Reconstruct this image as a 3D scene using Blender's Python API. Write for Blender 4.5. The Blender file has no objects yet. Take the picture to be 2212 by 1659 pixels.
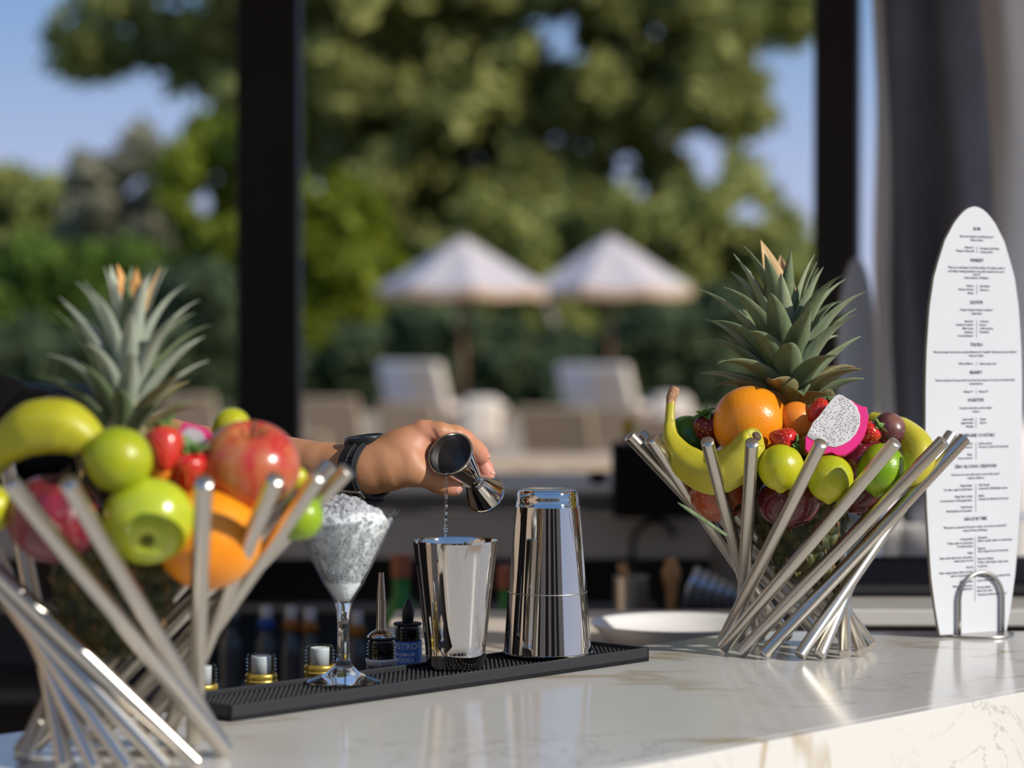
import bpy, bmesh, math, random
import numpy as np
from mathutils import Vector, Matrix, Quaternion

random.seed(7)
rng = np.random.default_rng(7)
SC = bpy.context.scene
COL = SC.collection
PI = math.pi

# ------------------------------------------------------------------ camera
FPX = 5300.0
ZC = 1.431                      # eye height, counter top is at 1.10
CT = 1.10
PITCH = math.atan((829.5 - 730.0) / FPX)
cam = bpy.data.cameras.new('camera')
camo = bpy.data.objects.new('camera', cam)
COL.objects.link(camo)
camo.location = (0, 0, ZC)
camo.rotation_euler = (PI / 2 - PITCH, 0, 0)
cam.sensor_fit = 'HORIZONTAL'
cam.sensor_width = 36.0
cam.lens = 36.0 * FPX / 2212.0
cam.clip_start = 0.05
cam.clip_end = 600
cam.dof.use_dof = True
cam.dof.focus_distance = 2.44
cam.dof.aperture_fstop = 3.6
cam.dof.aperture_blades = 0
SC.camera = camo

# ------------------------------------------------------------------ sky, sun, exposure
SUN_AZ, SUN_EL = math.radians(60), math.radians(28.5)
SUN_DIR = Vector((math.sin(SUN_AZ) * math.cos(SUN_EL), -math.cos(SUN_AZ) * math.cos(SUN_EL), math.sin(SUN_EL)))
w = bpy.data.worlds.new('sky')
SC.world = w
w.use_nodes = True
nt = w.node_tree
nt.nodes.clear()
tc = nt.nodes.new('ShaderNodeTexCoord')
sx = nt.nodes.new('ShaderNodeSeparateXYZ')
cr = nt.nodes.new('ShaderNodeValToRGB')
bg = nt.nodes.new('ShaderNodeBackground')
wo = nt.nodes.new('ShaderNodeOutputWorld')
nt.links.new(tc.outputs['Generated'], sx.inputs[0])
nt.links.new(sx.outputs['Z'], cr.inputs[0])
nt.links.new(cr.outputs[0], bg.inputs[0])
nt.links.new(bg.outputs[0], wo.inputs[0])
e = cr.color_ramp.elements
e[0].position = 0.0
e[0].color = (.47, .52, .68, 1)
e[1].position = 1.0
e[1].color = (.09, .20, .47, 1)
for pos, c in ((.065, (.385, .465, .68)), (.135, (.22, .36, .61)), (.5, (.12, .25, .53))):
    q = cr.color_ramp.elements.new(pos)
    q.color = (*c, 1)
bg.inputs['Strength'].default_value = 1.0

sl = bpy.data.lights.new('sun', 'SUN')
sl.energy = 3.95
sl.angle = math.radians(0.55)
sl.color = (1.0, .94, .85)
so = bpy.data.objects.new('sun', sl)
COL.objects.link(so)
so.rotation_euler = SUN_DIR.to_track_quat('Z', 'Y').to_euler()

vs = SC.view_settings
vs.view_transform = 'Standard'
vs.look = 'None'
vs.exposure = 0.12
vs.gamma = 1.0
vs.use_curve_mapping = False
SC.cycles.max_bounces = 10
SC.cycles.transparent_max_bounces = 12
SC.cycles.transmission_bounces = 10
SC.cycles.sample_clamp_indirect = 6.0
SC.cycles.use_denoising = True

# ------------------------------------------------------------------ where a photo point lies at a given depth / height
_f = Vector((0, math.cos(PITCH), -math.sin(PITCH)))
_u = Vector((0, math.sin(PITCH), math.cos(PITCH)))
_r = Vector((1, 0, 0))
EYE = Vector((0, 0, ZC))


def ray(px, py):
    return _f + _r * ((px - 1106.0) / FPX) + _u * ((829.5 - py) / FPX)


def P(px, py, Y):
    d = ray(px, py)
    return EYE + d * (Y / d.y)


def PZ(px, py, z):
    d = ray(px, py)
    return EYE + d * ((z - ZC) / d.z)


# the bar runs diagonally: U along it (away, right), N towards the bartender's side
U2 = Vector((.692, .722, 0)).normalized()
N2 = Vector((-U2.y, U2.x, 0))


def UN(u, n, z=0.0):
    return U2 * u + N2 * n + Vector((0, 0, z))


BAR_ROT = math.atan2(U2.y, U2.x)

# ------------------------------------------------------------------ mesh helpers


class MB:
    def __init__(s):
        s.v = []
        s.f = []
        s.m = []

    def add(s, v, f, mi=0):
        o = len(s.v)
        s.v += [tuple(p) for p in v]
        s.f += [tuple(i + o for i in q) for q in f]
        s.m += [mi] * len(f)
        return s

    def box(s, c, d, rz=0.0, rot=None, mi=0):
        R = rot if rot is not None else Matrix.Rotation(rz, 3, 'Z')
        c = Vector(c)
        v = [c + R @ Vector((x * d[0] / 2, y * d[1] / 2, z * d[2] / 2)) for x in (-1, 1) for y in (-1, 1) for z in (-1, 1)]
        f = [(0, 1, 3, 2), (4, 6, 7, 5), (0, 4, 5, 1), (2, 3, 7, 6), (0, 2, 6, 4), (1, 5, 7, 3)]
        return s.add(v, f, mi)

    def lathe(s, prof, n=32, mat=None, mi=0):
        """prof: list of (r, z); r == 0 closes to a point."""
        v = []
        rings = []
        for r, z in prof:
            if r <= 1e-9:
                rings.append([len(v)])
                v.append(Vector((0, 0, z)))
            else:
                rings.append(list(range(len(v), len(v) + n)))
                v += [Vector((r * math.cos(2 * PI * k / n), r * math.sin(2 * PI * k / n), z)) for k in range(n)]
        f = []
        for a, b in zip(rings, rings[1:]):
            if len(a) == 1 and len(b) == 1:
                continue
            for k in range(n):
                k2 = (k + 1) % n
                if len(a) == 1:
                    f.append((a[0], b[k2], b[k]))
                elif len(b) == 1:
                    f.append((a[k], a[k2], b[0]))
                else:
                    f.append((a[k], a[k2], b[k2], b[k]))
        if mat is not None:
            v = [mat @ p for p in v]
        return s.add(v, f, mi)

    def tube(s, pts, rad, n=10, cap=True, flat=None, mi=0):
        pts = [Vector(p) for p in pts]
        if not hasattr(rad, '__len__'):
            rad = [rad] * len(pts)
        t = [(pts[min(i + 1, len(pts) - 1)] - pts[max(i - 1, 0)]).normalized() for i in range(len(pts))]
        a = Vector((0, 0, 1)) if abs(t[0].z) < .9 else Vector((1, 0, 0))
        x = (a - t[0] * a.dot(t[0])).normalized()
        v = []
        for i, p in enumerate(pts):
            x = (x - t[i] * x.dot(t[i])).normalized()
            y = t[i].cross(x)
            for k in range(n):
                c, q = math.cos(2 * PI * k / n), math.sin(2 * PI * k / n)
                if flat:
                    q *= flat
                v.append(p + (x * c + y * q) * rad[i])
        f = []
        for i in range(len(pts) - 1):
            for k in range(n):
                k2 = (k + 1) % n
                f.append((i * n + k, i * n + k2, (i + 1) * n + k2, (i + 1) * n + k))
        if cap:
            f.append(tuple(reversed(range(n))))
            f.append(tuple(range((len(pts) - 1) * n, len(pts) * n)))
        return s.add(v, f, mi)

    def prism(s, poly, z0, z1, mi=0):
        n = len(poly)
        v = [(p[0], p[1], z0) for p in poly] + [(p[0], p[1], z1) for p in poly]
        f = [tuple(reversed(range(n))), tuple(range(n, 2 * n))]
        f += [(i, (i + 1) % n, n + (i + 1) % n, n + i) for i in range(n)]
        return s.add(v, f, mi)

    def build(s, name, mat, parent=None, smooth=True, bevel=0.0, loc=None, rot=None, auto=None, seg=2):
        me = bpy.data.meshes.new(name)
        me.from_pydata(s.v, [], s.f)
        mats = mat if isinstance(mat, (list, tuple)) else [mat]
        for m in mats:
            me.materials.append(m)
        if len(mats) > 1:
            me.polygons.foreach_set('material_index', s.m)
        if smooth:
            me.polygons.foreach_set('use_smooth', [True] * len(me.polygons))
            if auto:
                me.set_sharp_from_angle(angle=math.radians(auto))
        me.update()
        o = bpy.data.objects.new(name, me)
        COL.objects.link(o)
        if parent is not None:
            o.parent = parent
        if loc is not None:
            o.location = loc
        if rot is not None:
            if isinstance(rot, Quaternion):
                o.rotation_mode = 'QUATERNION'
                o.rotation_quaternion = rot
            else:
                o.rotation_euler = rot
        if bevel:
            b = o.modifiers.new('bevel', 'BEVEL')
            b.width = bevel
            b.segments = seg
            b.limit_method = 'ANGLE'
            b.angle_limit = math.radians(35)
        return o


def tag(o, label=None, cat=None, group=None, kind=None):
    if label:
        o['label'] = label
    if cat:
        o['category'] = cat
    if group:
        o['group'] = group
    if kind:
        o['kind'] = kind
    return o


def thing(name, label, cat, loc=(0, 0, 0), rz=0.0, group=None, rot=None):
    o = bpy.data.objects.new(name, None)
    COL.objects.link(o)
    o.empty_display_size = .02
    o.location = loc
    if rot is not None:
        o.rotation_mode = 'QUATERNION'
        o.rotation_quaternion = rot
    else:
        o.rotation_euler = (0, 0, rz)
    return tag(o, label, cat, group)


def zto(d, spin=0.0):
    """quaternion turning local +Z to direction d"""
    q = Vector((0, 0, 1)).rotation_difference(Vector(d).normalized())
    return q @ Quaternion((0, 0, 1), spin)


# ------------------------------------------------------------------ materials


def srgb(r, g, b):
    def c(x):
        x /= 255.0
        return x / 12.92 if x <= .04045 else ((x + .055) / 1.055) ** 2.4
    return (c(r), c(g), c(b))


class NT:
    def __init__(s, name):
        s.m = bpy.data.materials.new(name)
        s.m.use_nodes = True
        s.t = s.m.node_tree
        s.b = s.t.nodes['Principled BSDF']
        s.o = s.t.nodes['Material Output']
        s._c = None

    def n(s, kind, **kw):
        x = s.t.nodes.new(kind)
        for k, v in kw.items():
            setattr(x, k, v)
        return x

    def l(s, a, b):
        s.t.links.new(a, b)

    def co(s):
        if s._c is None:
            s._c = s.n('ShaderNodeTexCoord').outputs['Object']
        return s._c

    def noise(s, scale, detail=3.0, rough=.5, dist=0.0, stretch=None):
        x = s.n('ShaderNodeTexNoise')
        x.inputs['Scale'].default_value = scale
        x.inputs['Detail'].default_value = detail
        x.inputs['Roughness'].default_value = rough
        x.inputs['Distortion'].default_value = dist
        if stretch:
            mp = s.n('ShaderNodeMapping')
            mp.inputs['Scale'].default_value = stretch
            s.l(s.co(), mp.inputs[0])
            s.l(mp.outputs[0], x.inputs['Vector'])
        else:
            s.l(s.co(), x.inputs['Vector'])
        return x.outputs['Fac']

    def ramp(s, fac, stops):
        x = s.n('ShaderNodeValToRGB')
        el = x.color_ramp.elements
        while len(el) < len(stops):
            el.new(.5)
        for i, (p, c) in enumerate(stops):
            el[i].position = p
            el[i].color = (*c, 1) if len(c) == 3 else c
        s.l(fac, x.inputs[0])
        return x.outputs[0]

    def mix(s, fac, a, b, mode='MIX'):
        x = s.n('ShaderNodeMix', data_type='RGBA', blend_type=mode)
        if isinstance(fac, float):
            x.inputs[0].default_value = fac
        else:
            s.l(fac, x.inputs[0])
        for k, q in ((6, a), (7, b)):
            if isinstance(q, tuple):
                x.inputs[k].default_value = (*q[:3], 1)
            else:
                s.l(q, x.inputs[k])
        return x.outputs[2]

    def base(s, c):
        if isinstance(c, tuple):
            s.b.inputs['Base Color'].default_value = (*c[:3], 1)
        else:
            s.l(c, s.b.inputs['Base Color'])

    def set(s, **kw):
        for k, v in kw.items():
            s.b.inputs[k.replace('_', ' ')].default_value = v
        return s

    def bump(s, h, strength=.3, dist=.001):
        x = s.n('ShaderNodeBump')
        x.inputs['Strength'].default_value = strength
        x.inputs['Distance'].default_value = dist
        s.l(h, x.inputs['Height'])
        s.l(x.outputs[0], s.b.inputs['Normal'])


def M(name, c1, rough=.5, metal=0.0, c2=None, vs=8.0, lo=.35, hi=.65, stretch=None, bump=None, sss=0.0, coat=0.0, trans=0.0, ior=1.45, spec=.5, sheen=0.0):
    t = NT(name)
    if c2 is not None:
        t.base(t.ramp(t.noise(vs, 4, .55, stretch=stretch), [(lo, c1), (hi, c2)]))
    else:
        t.base(c1)
    t.set(Roughness=rough, Metallic=metal, IOR=ior)
    t.b.inputs['Specular IOR Level'].default_value = spec
    if bump:
        t.bump(t.noise(bump[0], 2, .5), bump[1], bump[2])
    if sss:
        t.b.inputs['Subsurface Weight'].default_value = sss
        t.b.inputs['Subsurface Scale'].default_value = .004
        t.b.inputs['Subsurface Radius'].default_value = (1, .6, .4)
    if coat:
        t.b.inputs['Coat Weight'].default_value = coat
        t.b.inputs['Coat Roughness'].default_value = .08
    if trans:
        t.b.inputs['Transmission Weight'].default_value = trans
    if sheen:
        t.b.inputs['Sheen Weight'].default_value = sheen
    return t.m


def leaf_mat(name, c1, c2, tr=.45):
    t = NT(name)
    g = t.n('ShaderNodeNewGeometry')
    nz = t.n('ShaderNodeTexNoise')
    nz.inputs['Scale'].default_value = .55
    nz.inputs['Detail'].default_value = 2
    t.l(g.outputs['Position'], nz.inputs['Vector'])
    a = t.n('ShaderNodeMath', operation='ADD')
    t.l(g.outputs['Random Per Island'], a.inputs[0])
    t.l(nz.outputs['Fac'], a.inputs[1])
    b = t.n('ShaderNodeMath', operation='MULTIPLY')
    t.l(a.outputs[0], b.inputs[0])
    b.inputs[1].default_value = .5
    col = t.ramp(b.outputs[0], [(.2, c1), (.75, c2)])
    t.base(col)
    t.set(Roughness=.6)
    t.b.inputs['Specular IOR Level'].default_value = .25
    tl = t.n('ShaderNodeBsdfTranslucent')
    t.l(col, tl.inputs[0])
    mx = t.n('ShaderNodeMixShader')
    mx.inputs[0].default_value = tr
    t.l(t.b.outputs[0], mx.inputs[1])
    t.l(tl.outputs[0], mx.inputs[2])
    t.l(mx.outputs[0], t.o.inputs['Surface'])
    return t.m


def steel_mat(name, col=(.62, .58, .51), rough=.29, brushed=True):
    t = NT(name)
    t.base(col)
    t.set(Metallic=1.0, Roughness=rough)
    if brushed:
        f = t.noise(60, 4, .6, stretch=(1, 1, .03))
        mr = t.n('ShaderNodeMapRange')
        mr.inputs['To Min'].default_value = rough * .8
        mr.inputs['To Max'].default_value = rough * 1.35
        t.l(f, mr.inputs['Value'])
        t.l(mr.outputs[0], t.b.inputs['Roughness'])
        t.bump(f, .08, .0006)
    return t.m


def marble_mat(name, base=(.70, .685, .645)):
    t = NT(name)
    cloud = t.noise(2.2, 5, .6, 1.5)
    c = t.ramp(cloud, [(.3, tuple(x * .93 for x in base)), (.65, base)])
    # broad gold veins
    n1 = t.noise(1.15, 4, .55, 1.2, stretch=(1.0, 1.7, 1.0))
    v1 = t.ramp(n1, [(.487, (0, 0, 0)), (.499, (1, 1, 1)), (.505, (.8, .8, .8)), (.516, (0, 0, 0))])
    k1 = t.ramp(t.noise(2.6, 2), [(.44, (0, 0, 0)), (.58, (.9, .9, .9))])
    m1 = t.mix(1.0, v1, k1, 'MULTIPLY')
    c = t.mix(m1, c, (.40, .30, .15))
    # hair-fine grey cracks
    n2 = t.noise(5.0, 8, .65, 2.0)
    v2 = t.ramp(n2, [(.492, (0, 0, 0)), (.5, (1, 1, 1)), (.508, (0, 0, 0))])
    k2 = t.ramp(t.noise(3.3, 2), [(.47, (0, 0, 0)), (.60, (.8, .8, .8))])
    m2 = t.mix(1.0, v2, k2, 'MULTIPLY')
    c = t.mix(m2, c, (.30, .25, .20))
    t.base(c)
    t.set(Roughness=.13, IOR=1.5)
    return t.m


def glass_mat(name, col=(1, 1, 1), rough=0.0, ior=1.47):
    t = NT(name)
    t.base(col)
    t.set(Roughness=rough, IOR=ior)
    t.b.inputs['Transmission Weight'].default_value = 1.0
    return t.m


MAT = {}
MAT['steel'] = steel_mat('brushed_steel')
MAT['wire'] = steel_mat('satin_wire', (.42, .40, .37), .3)
MAT['mirror'] = steel_mat('polished_steel', (.68, .64, .59), .05, False)
MAT['inner'] = steel_mat('spun_steel', (.30, .29, .28), .34)
MAT['marble'] = marble_mat('marble')
MAT['rubber'] = M('black_rubber', (.022, .023, .026), .55, spec=.35)
MAT['black'] = M('black_paint', (.005, .005, .0055), .6, spec=.2)
MAT['blackplastic'] = M('black_plastic', (.012, .012, .013), .35)
MAT['glass'] = glass_mat('clear_glass')
MAT['white'] = M('white_china', (.80, .79, .77), .25)
MAT['board'] = M('white_board', (.64, .66, .69), .35, c2=(.61, .63, .66), vs=6)
MAT['boardedge'] = M('board_edge', (.30, .27, .22), .5)
MAT['ink'] = M('navy_ink', (.035, .045, .08), .7)


def thin_glass(name, tint=(.97, .985, .98), refl=.10):
    """thin-walled clear glass: light passes straight on, the surface glints"""
    t = NT(name)
    tr = t.n('ShaderNodeBsdfTransparent')
    tr.inputs[0].default_value = (*tint, 1)
    gl_ = t.n('ShaderNodeBsdfGlossy')
    gl_.inputs['Roughness'].default_value = .02
    lw = t.n('ShaderNodeLayerWeight')
    lw.inputs[0].default_value = .5
    pw = t.n('ShaderNodeMath', operation='POWER')
    t.l(lw.outputs['Facing'], pw.inputs[0])
    pw.inputs[1].default_value = 4.0
    fr = t.n('ShaderNodeMapRange')
    fr.inputs['To Min'].default_value = .045
    fr.inputs['To Max'].default_value = .85
    t.l(pw.outputs[0], fr.inputs['Value'])
    mx = t.n('ShaderNodeMixShader')
    t.l(fr.outputs[0], mx.inputs[0])
    t.l(tr.outputs[0], mx.inputs[1])
    t.l(gl_.outputs[0], mx.inputs[2])
    t.l(mx.outputs[0], t.o.inputs['Surface'])
    return t.m


MAT['thin'] = thin_glass('thin_glass')

# ================================================================== the setting
MAT['terrace'] = M('terrace_stone', (.42, .325, .23), .95, c2=(.48, .375, .27), vs=.6, spec=.1)
MAT['lawn'] = M('lawn', (.05, .085, .02), .9, c2=(.09, .13, .03), vs=.8)
MAT['ceil'] = M('pale_ceiling', (.70, .67, .62), .7)
MAT['render'] = M('brown_render', (.48, .40, .32), .8, c2=(.53, .45, .36), vs=2)
MAT['postpaint'] = M('post_paint', (.013, .011, .010), .5, c2=(.017, .0145, .013), vs=3, spec=.3)
MAT['deckdark'] = M('bar_floor', (.05, .05, .05), .6)
MAT['fascia'] = M('greige_fascia', (.52, .49, .44), .5, c2=(.55, .52, .47), vs=1.5)
MAT['darkcab'] = M('dark_cabinet', (.115, .115, .12), .5)
MAT['ledge'] = M('pale_ledge', (.60, .53, .44), .8, spec=.15)


def struct(o, kind='structure'):
    o['kind'] = kind
    return o


g = MB()
g.prism([(-60, -30), (60, -30), (60, 47), (-60, 47)], -.3, 0)
struct(g.build('floor', MAT['terrace'], smooth=False))
g = MB()
g.prism([(-120, 47), (120, 47), (120, 260), (-120, 260)], -.3, -.02)
struct(g.build('lawn', MAT['lawn'], smooth=False))
g = MB()
g.prism([(-5, 1.45), (3.7, 1.45), (3.7, 6.3), (-5, 6.3)], 3.0, 3.22)
struct(g.build('ceiling', MAT['ceil'], smooth=False))
# unseen house front behind the camera, added for reflections in the polished metal
hb = MB()
for x0, x1 in ((-9, -5.2), (-3.6, -1.3), (.3, 1.5), (3.2, 4.0), (5.6, 9)):
    hb.box(((x0 + x1) / 2, -7.2, 1.5), (x1 - x0, .4, 3.0))
hb.box((0, -7.2, 3.5), (18, .4, 1.0))
struct(hb.build('wall_back_unseen', MAT['render'], smooth=False))
db = MB()
db.box((0, -9.5, 1.6), (18, .2, 3.2))  # unseen dark backing, added so the openings reflect dark
wl = MB().box((-9, 2, 3.0), (.4, 22, 6.0))  # unseen wall, added to reflect warm sunlight onto the bar
struct(wl.build('wall_left_bounce', M('sand_render', (.42, .34, .26), .8, c2=(.46, .38, .29), vs=.7), smooth=False))
struct(db.build('wall_inner_unseen', M('opening_dark', (.02, .018, .016), .6), smooth=False))


# ------------------------------------------------------------------ pavilion posts
def post(name, label, pxl, pxr, Y, rz, wd):
    c = P((pxl + pxr) / 2, 730, Y)
    m = MB()
    m.box((0, 0, 1.5), (wd, wd, 3.0))
    o = m.build(name, MAT['postpaint'], smooth=False, bevel=.006, loc=(c.x, c.y, 0), rot=(0, 0, rz))
    pl = MB()
    pl.box((0, 0, .012), (wd + .08, wd + .08, .024))
    pl.build('base_plate', MAT['black'], o, smooth=False, bevel=.004)
    return tag(o, label, 'post')


post('pavilion_post', 'thick black square post crossing the whole height, with bright green tree beside it', 513, 652, 5.95, 0.03, .150)
post('pavilion_post', 'black post behind the pineapple crown, with sky on either side of it', 1752, 1864, 5.95, -.22, .107)

# ------------------------------------------------------------------ main counter
NF, NB = 1.238, 1.722
YE = 2.765
uF = (YE - NF * N2.y) / U2.y
uB = (YE - NB * N2.y) / U2.y
uE = uF + .02
bc = thing('bar_counter', 'pale veined marble bar counter running diagonally with white front', 'counter')
pts = [UN(-2.2, NF), UN(uE, NF), Vector((UN(uE, NF).x, YE, 0)), UN(uB, NB), UN(-2.2, NB)]
pts = [UN(-2.2, NF + .0121), UN(uF - .012, NF + .0121), UN(uB, NB), UN(-2.2, NB)]
t = MB().prism([(p.x, p.y) for p in pts], CT - .02, CT)
t.build('countertop', MAT['marble'], bc, smooth=False, bevel=.0016)
t = MB().prism([(p.x, p.y) for p in (UN(-2.2, NF), UN(uF, NF), UN(uF - .012, NF + .012), UN(-2.2, NF + .012))], .04, CT)
t.build('front_panel', MAT['marble'], bc, smooth=False, bevel=.0012)
t = MB().prism([(p.x, p.y) for p in (UN(-2.2, NF + .06), UN(uF - .12, NF + .06), UN(uB - .05, NB - .05), UN(-2.2, NB - .05))], 0, CT - .021)
t.build('cabinet_body', MAT['darkcab'], bc, smooth=False)

# low ledge behind the counter's far end, carries the white dish
t = MB().prism([(-.16, 2.86), (.34, 2.86), (.34, 3.34), (-.16, 3.34)], 1.03, 1.06)
t.prism([(-.14, 2.9), (.32, 2.9), (.32, 3.3), (-.14, 3.3)], 0, 1.03)
lg = t.build('work_ledge', MAT['ledge'], smooth=False, bevel=.002)
tag(lg, 'low pale work ledge under the round white dish', 'shelf')

# far right leg of the bar
fb = thing('far_counter', 'pale stone counter with a dark rubber mat, beyond the steel basket and menu', 'counter')
t = MB().prism([(.37, 2.985), (2.2, 2.93), (2.2, 4.96), (.37, 4.96)], CT - .02, CT)
t.build('countertop', MAT['marble'], fb, smooth=False, bevel=.002)
t = MB().prism([(.40, 3.02), (2.1, 2.97), (2.1, 4.94), (.40, 4.94)], 0, CT - .021)
t.build('cabinet_body', MAT['darkcab'], fb, smooth=False)

# back leg of the bar
YB = 5.16
bb = thing('back_counter', 'long dark edged counter with greige fascia, beneath the sun loungers', 'counter')
t = MB().box((-1.0, YB + .32, CT - .005), (6.2, .64, .03))
t.build('countertop', MAT['ledge'], bb, smooth=False)
t = MB().box((-1.0, YB - .005, CT - .016), (6.2, .012, .034))
t.build('edge_strip', MAT['darkcab'], bb, smooth=False)
t = MB().box((-1.0, YB + .02, CT - .085), (6.2, .03, .095))
t.build('fascia', MAT['fascia'], bb, smooth=False)
t = MB().box((-1.0, YB + .58, .5), (6.2, .05, 1.0))
t.build('back_panel', MAT['darkcab'], bb, smooth=False)
for zz in (.40, .66):
    t = MB().box((-1.0, YB + .33, zz), (6.2, .46, .02))
    t.build('shelf', MAT['darkcab'], bb, smooth=False)
for xx in (-3.9, -2.2, -.75, .10, 1.9):
    t = MB().box((xx, YB + .3, .5), (.03, .52, 1.0))
    t.build('divider', MAT['darkcab'], bb, smooth=False)

# rubber mats ------------------------------------------------------------------
def bar_mat(name, label, u0, u1, v0, v1, place, zrot, sp, hgt=.014, wall=.0035, nubs=True):
    """place: world origin of the mat's corner, axes by zrot"""
    L, W = u1 - u0, v1 - v0
    o = thing(name, label, 'mat', place, zrot)
    m = MB()
    m.box((L / 2, W / 2, .0025), (L, W, .005))
    for c, d in (((L / 2, wall / 2, hgt / 2), (L, wall, hgt)), ((L / 2, W - wall / 2, hgt / 2), (L, wall, hgt)),
                 ((wall / 2, W / 2, hgt / 2), (wall, W, hgt)), ((L - wall / 2, W / 2, hgt / 2), (wall, W, hgt))):
        m.box(c, d)
    m.build('tray', MAT['rubber'], o, smooth=False, bevel=.0008)
    if nubs:
        k = MB()
        nx, ny = int((L - 2 * wall) / sp), int((W - 2 * wall) / sp)
        for i in range(nx):
            for j in range(ny):
                x = wall + (i + .5) * (L - 2 * wall) / nx
                y = wall + (j + .5) * (W - 2 * wall) / ny
                k.lathe([(sp * .33, .0045), (sp * .27, .0095), (sp * .16, .0105), (0, .0105)], 7, Matrix.Translation((x, y, 0)))
        s = k.build('nubs', MAT['rubber'], o)
        s['kind'] = 'stuff'
    return o


c0 = PZ(497, 1560, CT)
um0 = c0.x * U2.x + c0.y * U2.y
bar_mat('bar_mat', 'long black nubbed rubber bar mat under the glass and shaker tins', 0, .553, 0, .086, UN(um0, 1.633, CT + .0002), BAR_ROT, .0060)
bar_mat('bar_mat', 'dark rubber mat on the far counter, between steel basket and menu', 0, .95, 0, .43, (.43, 3.13, CT + .0002), 0, .0115)

# ------------------------------------------------------------------ curtain at the right
MAT['curtain'] = M('grey_canvas', (.66, .64, .64), .9, c2=(.70, .68, .68), vs=5, bump=(40, .2, .003))
MAT['curtaindark'] = M('slate_canvas', (.095, .095, .115), .9, c2=(.125, .127, .155), vs=4, bump=(30, .3, .004))


def curtain(label, prof, mat, lean, ph):
    m = MB()
    nz = 26
    vv = []
    for j in range(nz + 1):
        z = CT + .0005 + (3.0 - CT) * j / nz
        tt = (z - 1.05) / 1.0
        for i, (px, Y) in enumerate(prof):
            b = P(px, 730, Y)
            k = i / (len(prof) - 1)
            vv.append((b.x + (lean[0] + (lean[1] - lean[0]) * k) * tt + .005 * math.sin(j * .7 + i * 1.3 + ph), b.y + .010 * math.sin(j * .5 + i + ph), z))
    n = len(prof)
    m.add(vv, [(j * n + i, j * n + i + 1, (j + 1) * n + i + 1, (j + 1) * n + i) for j in range(nz) for i in range(n - 1)])
    o = m.build('curtain', mat)
    sm = o.modifiers.new('thick', 'SOLIDIFY')
    sm.thickness = .004
    ss = o.modifiers.new('sub', 'SUBSURF')
    ss.levels = 1
    ss.render_levels = 2
    return tag(o, label, 'curtain')


curtain('pale grey canvas curtain showing on either side of the dark slate one', [(1897, 4.62), (1904, 4.55), (1912, 4.53), (1922, 4.55), (1940, 4.62), (1980, 4.60), (2030, 4.62), (2080, 4.60), (2120, 4.61), (2150, 4.56), (2180, 4.52), (2215, 4.52), (2260, 4.56), (2310, 4.62), (2350, 4.56)], MAT['curtain'], (-.014, -.03), 0)
curtain('dark slate canvas curtain hanging in folds behind the white menu', [(1940, 4.40), (1952, 4.33), (1975, 4.31), (2000, 4.35), (2030, 4.38), (2062, 4.36), (2092, 4.32), (2125, 4.31), (2155, 4.33), (2178, 4.36), (2190, 4.42)], MAT['curtaindark'], (-.030, -.062), 1.1)

# ================================================================== far scene: trees, umbrellas, loungers
MAT['bark'] = M('bark', (.16, .12, .09), .9, c2=(.34, .28, .22), vs=1.2)
MAT['barkpale'] = M('pale_bark', (.42, .34, .26), .9, c2=(.30, .25, .19), vs=1.0)


def foliage(parent, blobs, n, size, mat, name='foliage', dens=1.0):
    """blobs: (px, py, rx_px, ry_px, Y, depth_m)"""
    blobs = [b for b in blobs]
    area = np.array([b[2] * b[3] for b in blobs], float)
    cnt = np.maximum(1, (area / area.sum() * n).astype(int))
    V = []
    for b, c in zip(blobs, cnt):
        px, py, rx, ry, Y, dp = b
        ctr = P(px, py, Y)
        s = Y / FPX
        d = rng.normal(size=(c, 3))
        d /= np.linalg.norm(d, axis=1)[:, None]
        rad = rng.random(c) ** .5 * 1.12
        p = d * rad[:, None] * np.array([rx * s, dp, ry * s]) + np.array(ctr)
        a = rng.normal(size=(c, 3))
        a /= np.linalg.norm(a, axis=1)[:, None]
        bb_ = rng.normal(size=(c, 3))
        bb_ -= a * (a * bb_).sum(1)[:, None]
        bb_ /= np.linalg.norm(bb_, axis=1)[:, None]
        L = size * (0.6 + .8 * rng.random(c))[:, None]
        V.append(np.stack([p - a * L, p - bb_ * L * .45, p + a * L, p + bb_ * L * .45], 1))
    V = np.concatenate(V).reshape(-1, 3)
    nq = len(V) // 4
    me = bpy.data.meshes.new(name)
    me.vertices.add(len(V))
    me.vertices.foreach_set('co', V.ravel())
    me.loops.add(len(V))
    me.loops.foreach_set('vertex_index', np.arange(len(V)))
    me.polygons.add(nq)
    me.polygons.foreach_set('loop_start', np.arange(nq) * 4)
    me.materials.append(mat)
    me.update(calc_edges=True)
    o = bpy.data.objects.new(name, me)
    COL.objects.link(o)
    o.parent = parent
    o['kind'] = 'stuff'
    o.matrix_parent_inverse = parent.matrix_world.inverted() if False else Matrix.Translation(-Vector(parent.location))
    return o


def trunk(parent, pts, rad, mat, name='trunk'):
    m = MB().tube([Vector(p) - Vector(parent.location) for p in pts], rad, 9)
    return m.build(name, mat, parent)


def rand_blobs(n, region, Y, dY, r, dp, holes=(), seed=1):
    """clumps filling a list of (px, py, rx, ry) ellipses, kept out of the holes"""
    R = random.Random(seed)
    out = []
    area = [a[2] * a[3] for a in region]
    while len(out) < n:
        a = R.choices(region, area)[0]
        th, q = R.random() * 2 * PI, R.random() ** .5
        x, y = a[0] + a[2] * q * math.cos(th), a[1] + a[3] * q * math.sin(th)
        if any(((x - h[0]) / h[2]) ** 2 + ((y - h[1]) / h[3]) ** 2 < 1 for h in holes):
            continue
        rr = R.uniform(*r)
        out.append((x, y, rr * R.uniform(.9, 1.25), rr * R.uniform(.8, 1.1), Y + R.uniform(-dY, dY), dp))
    return out


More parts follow.
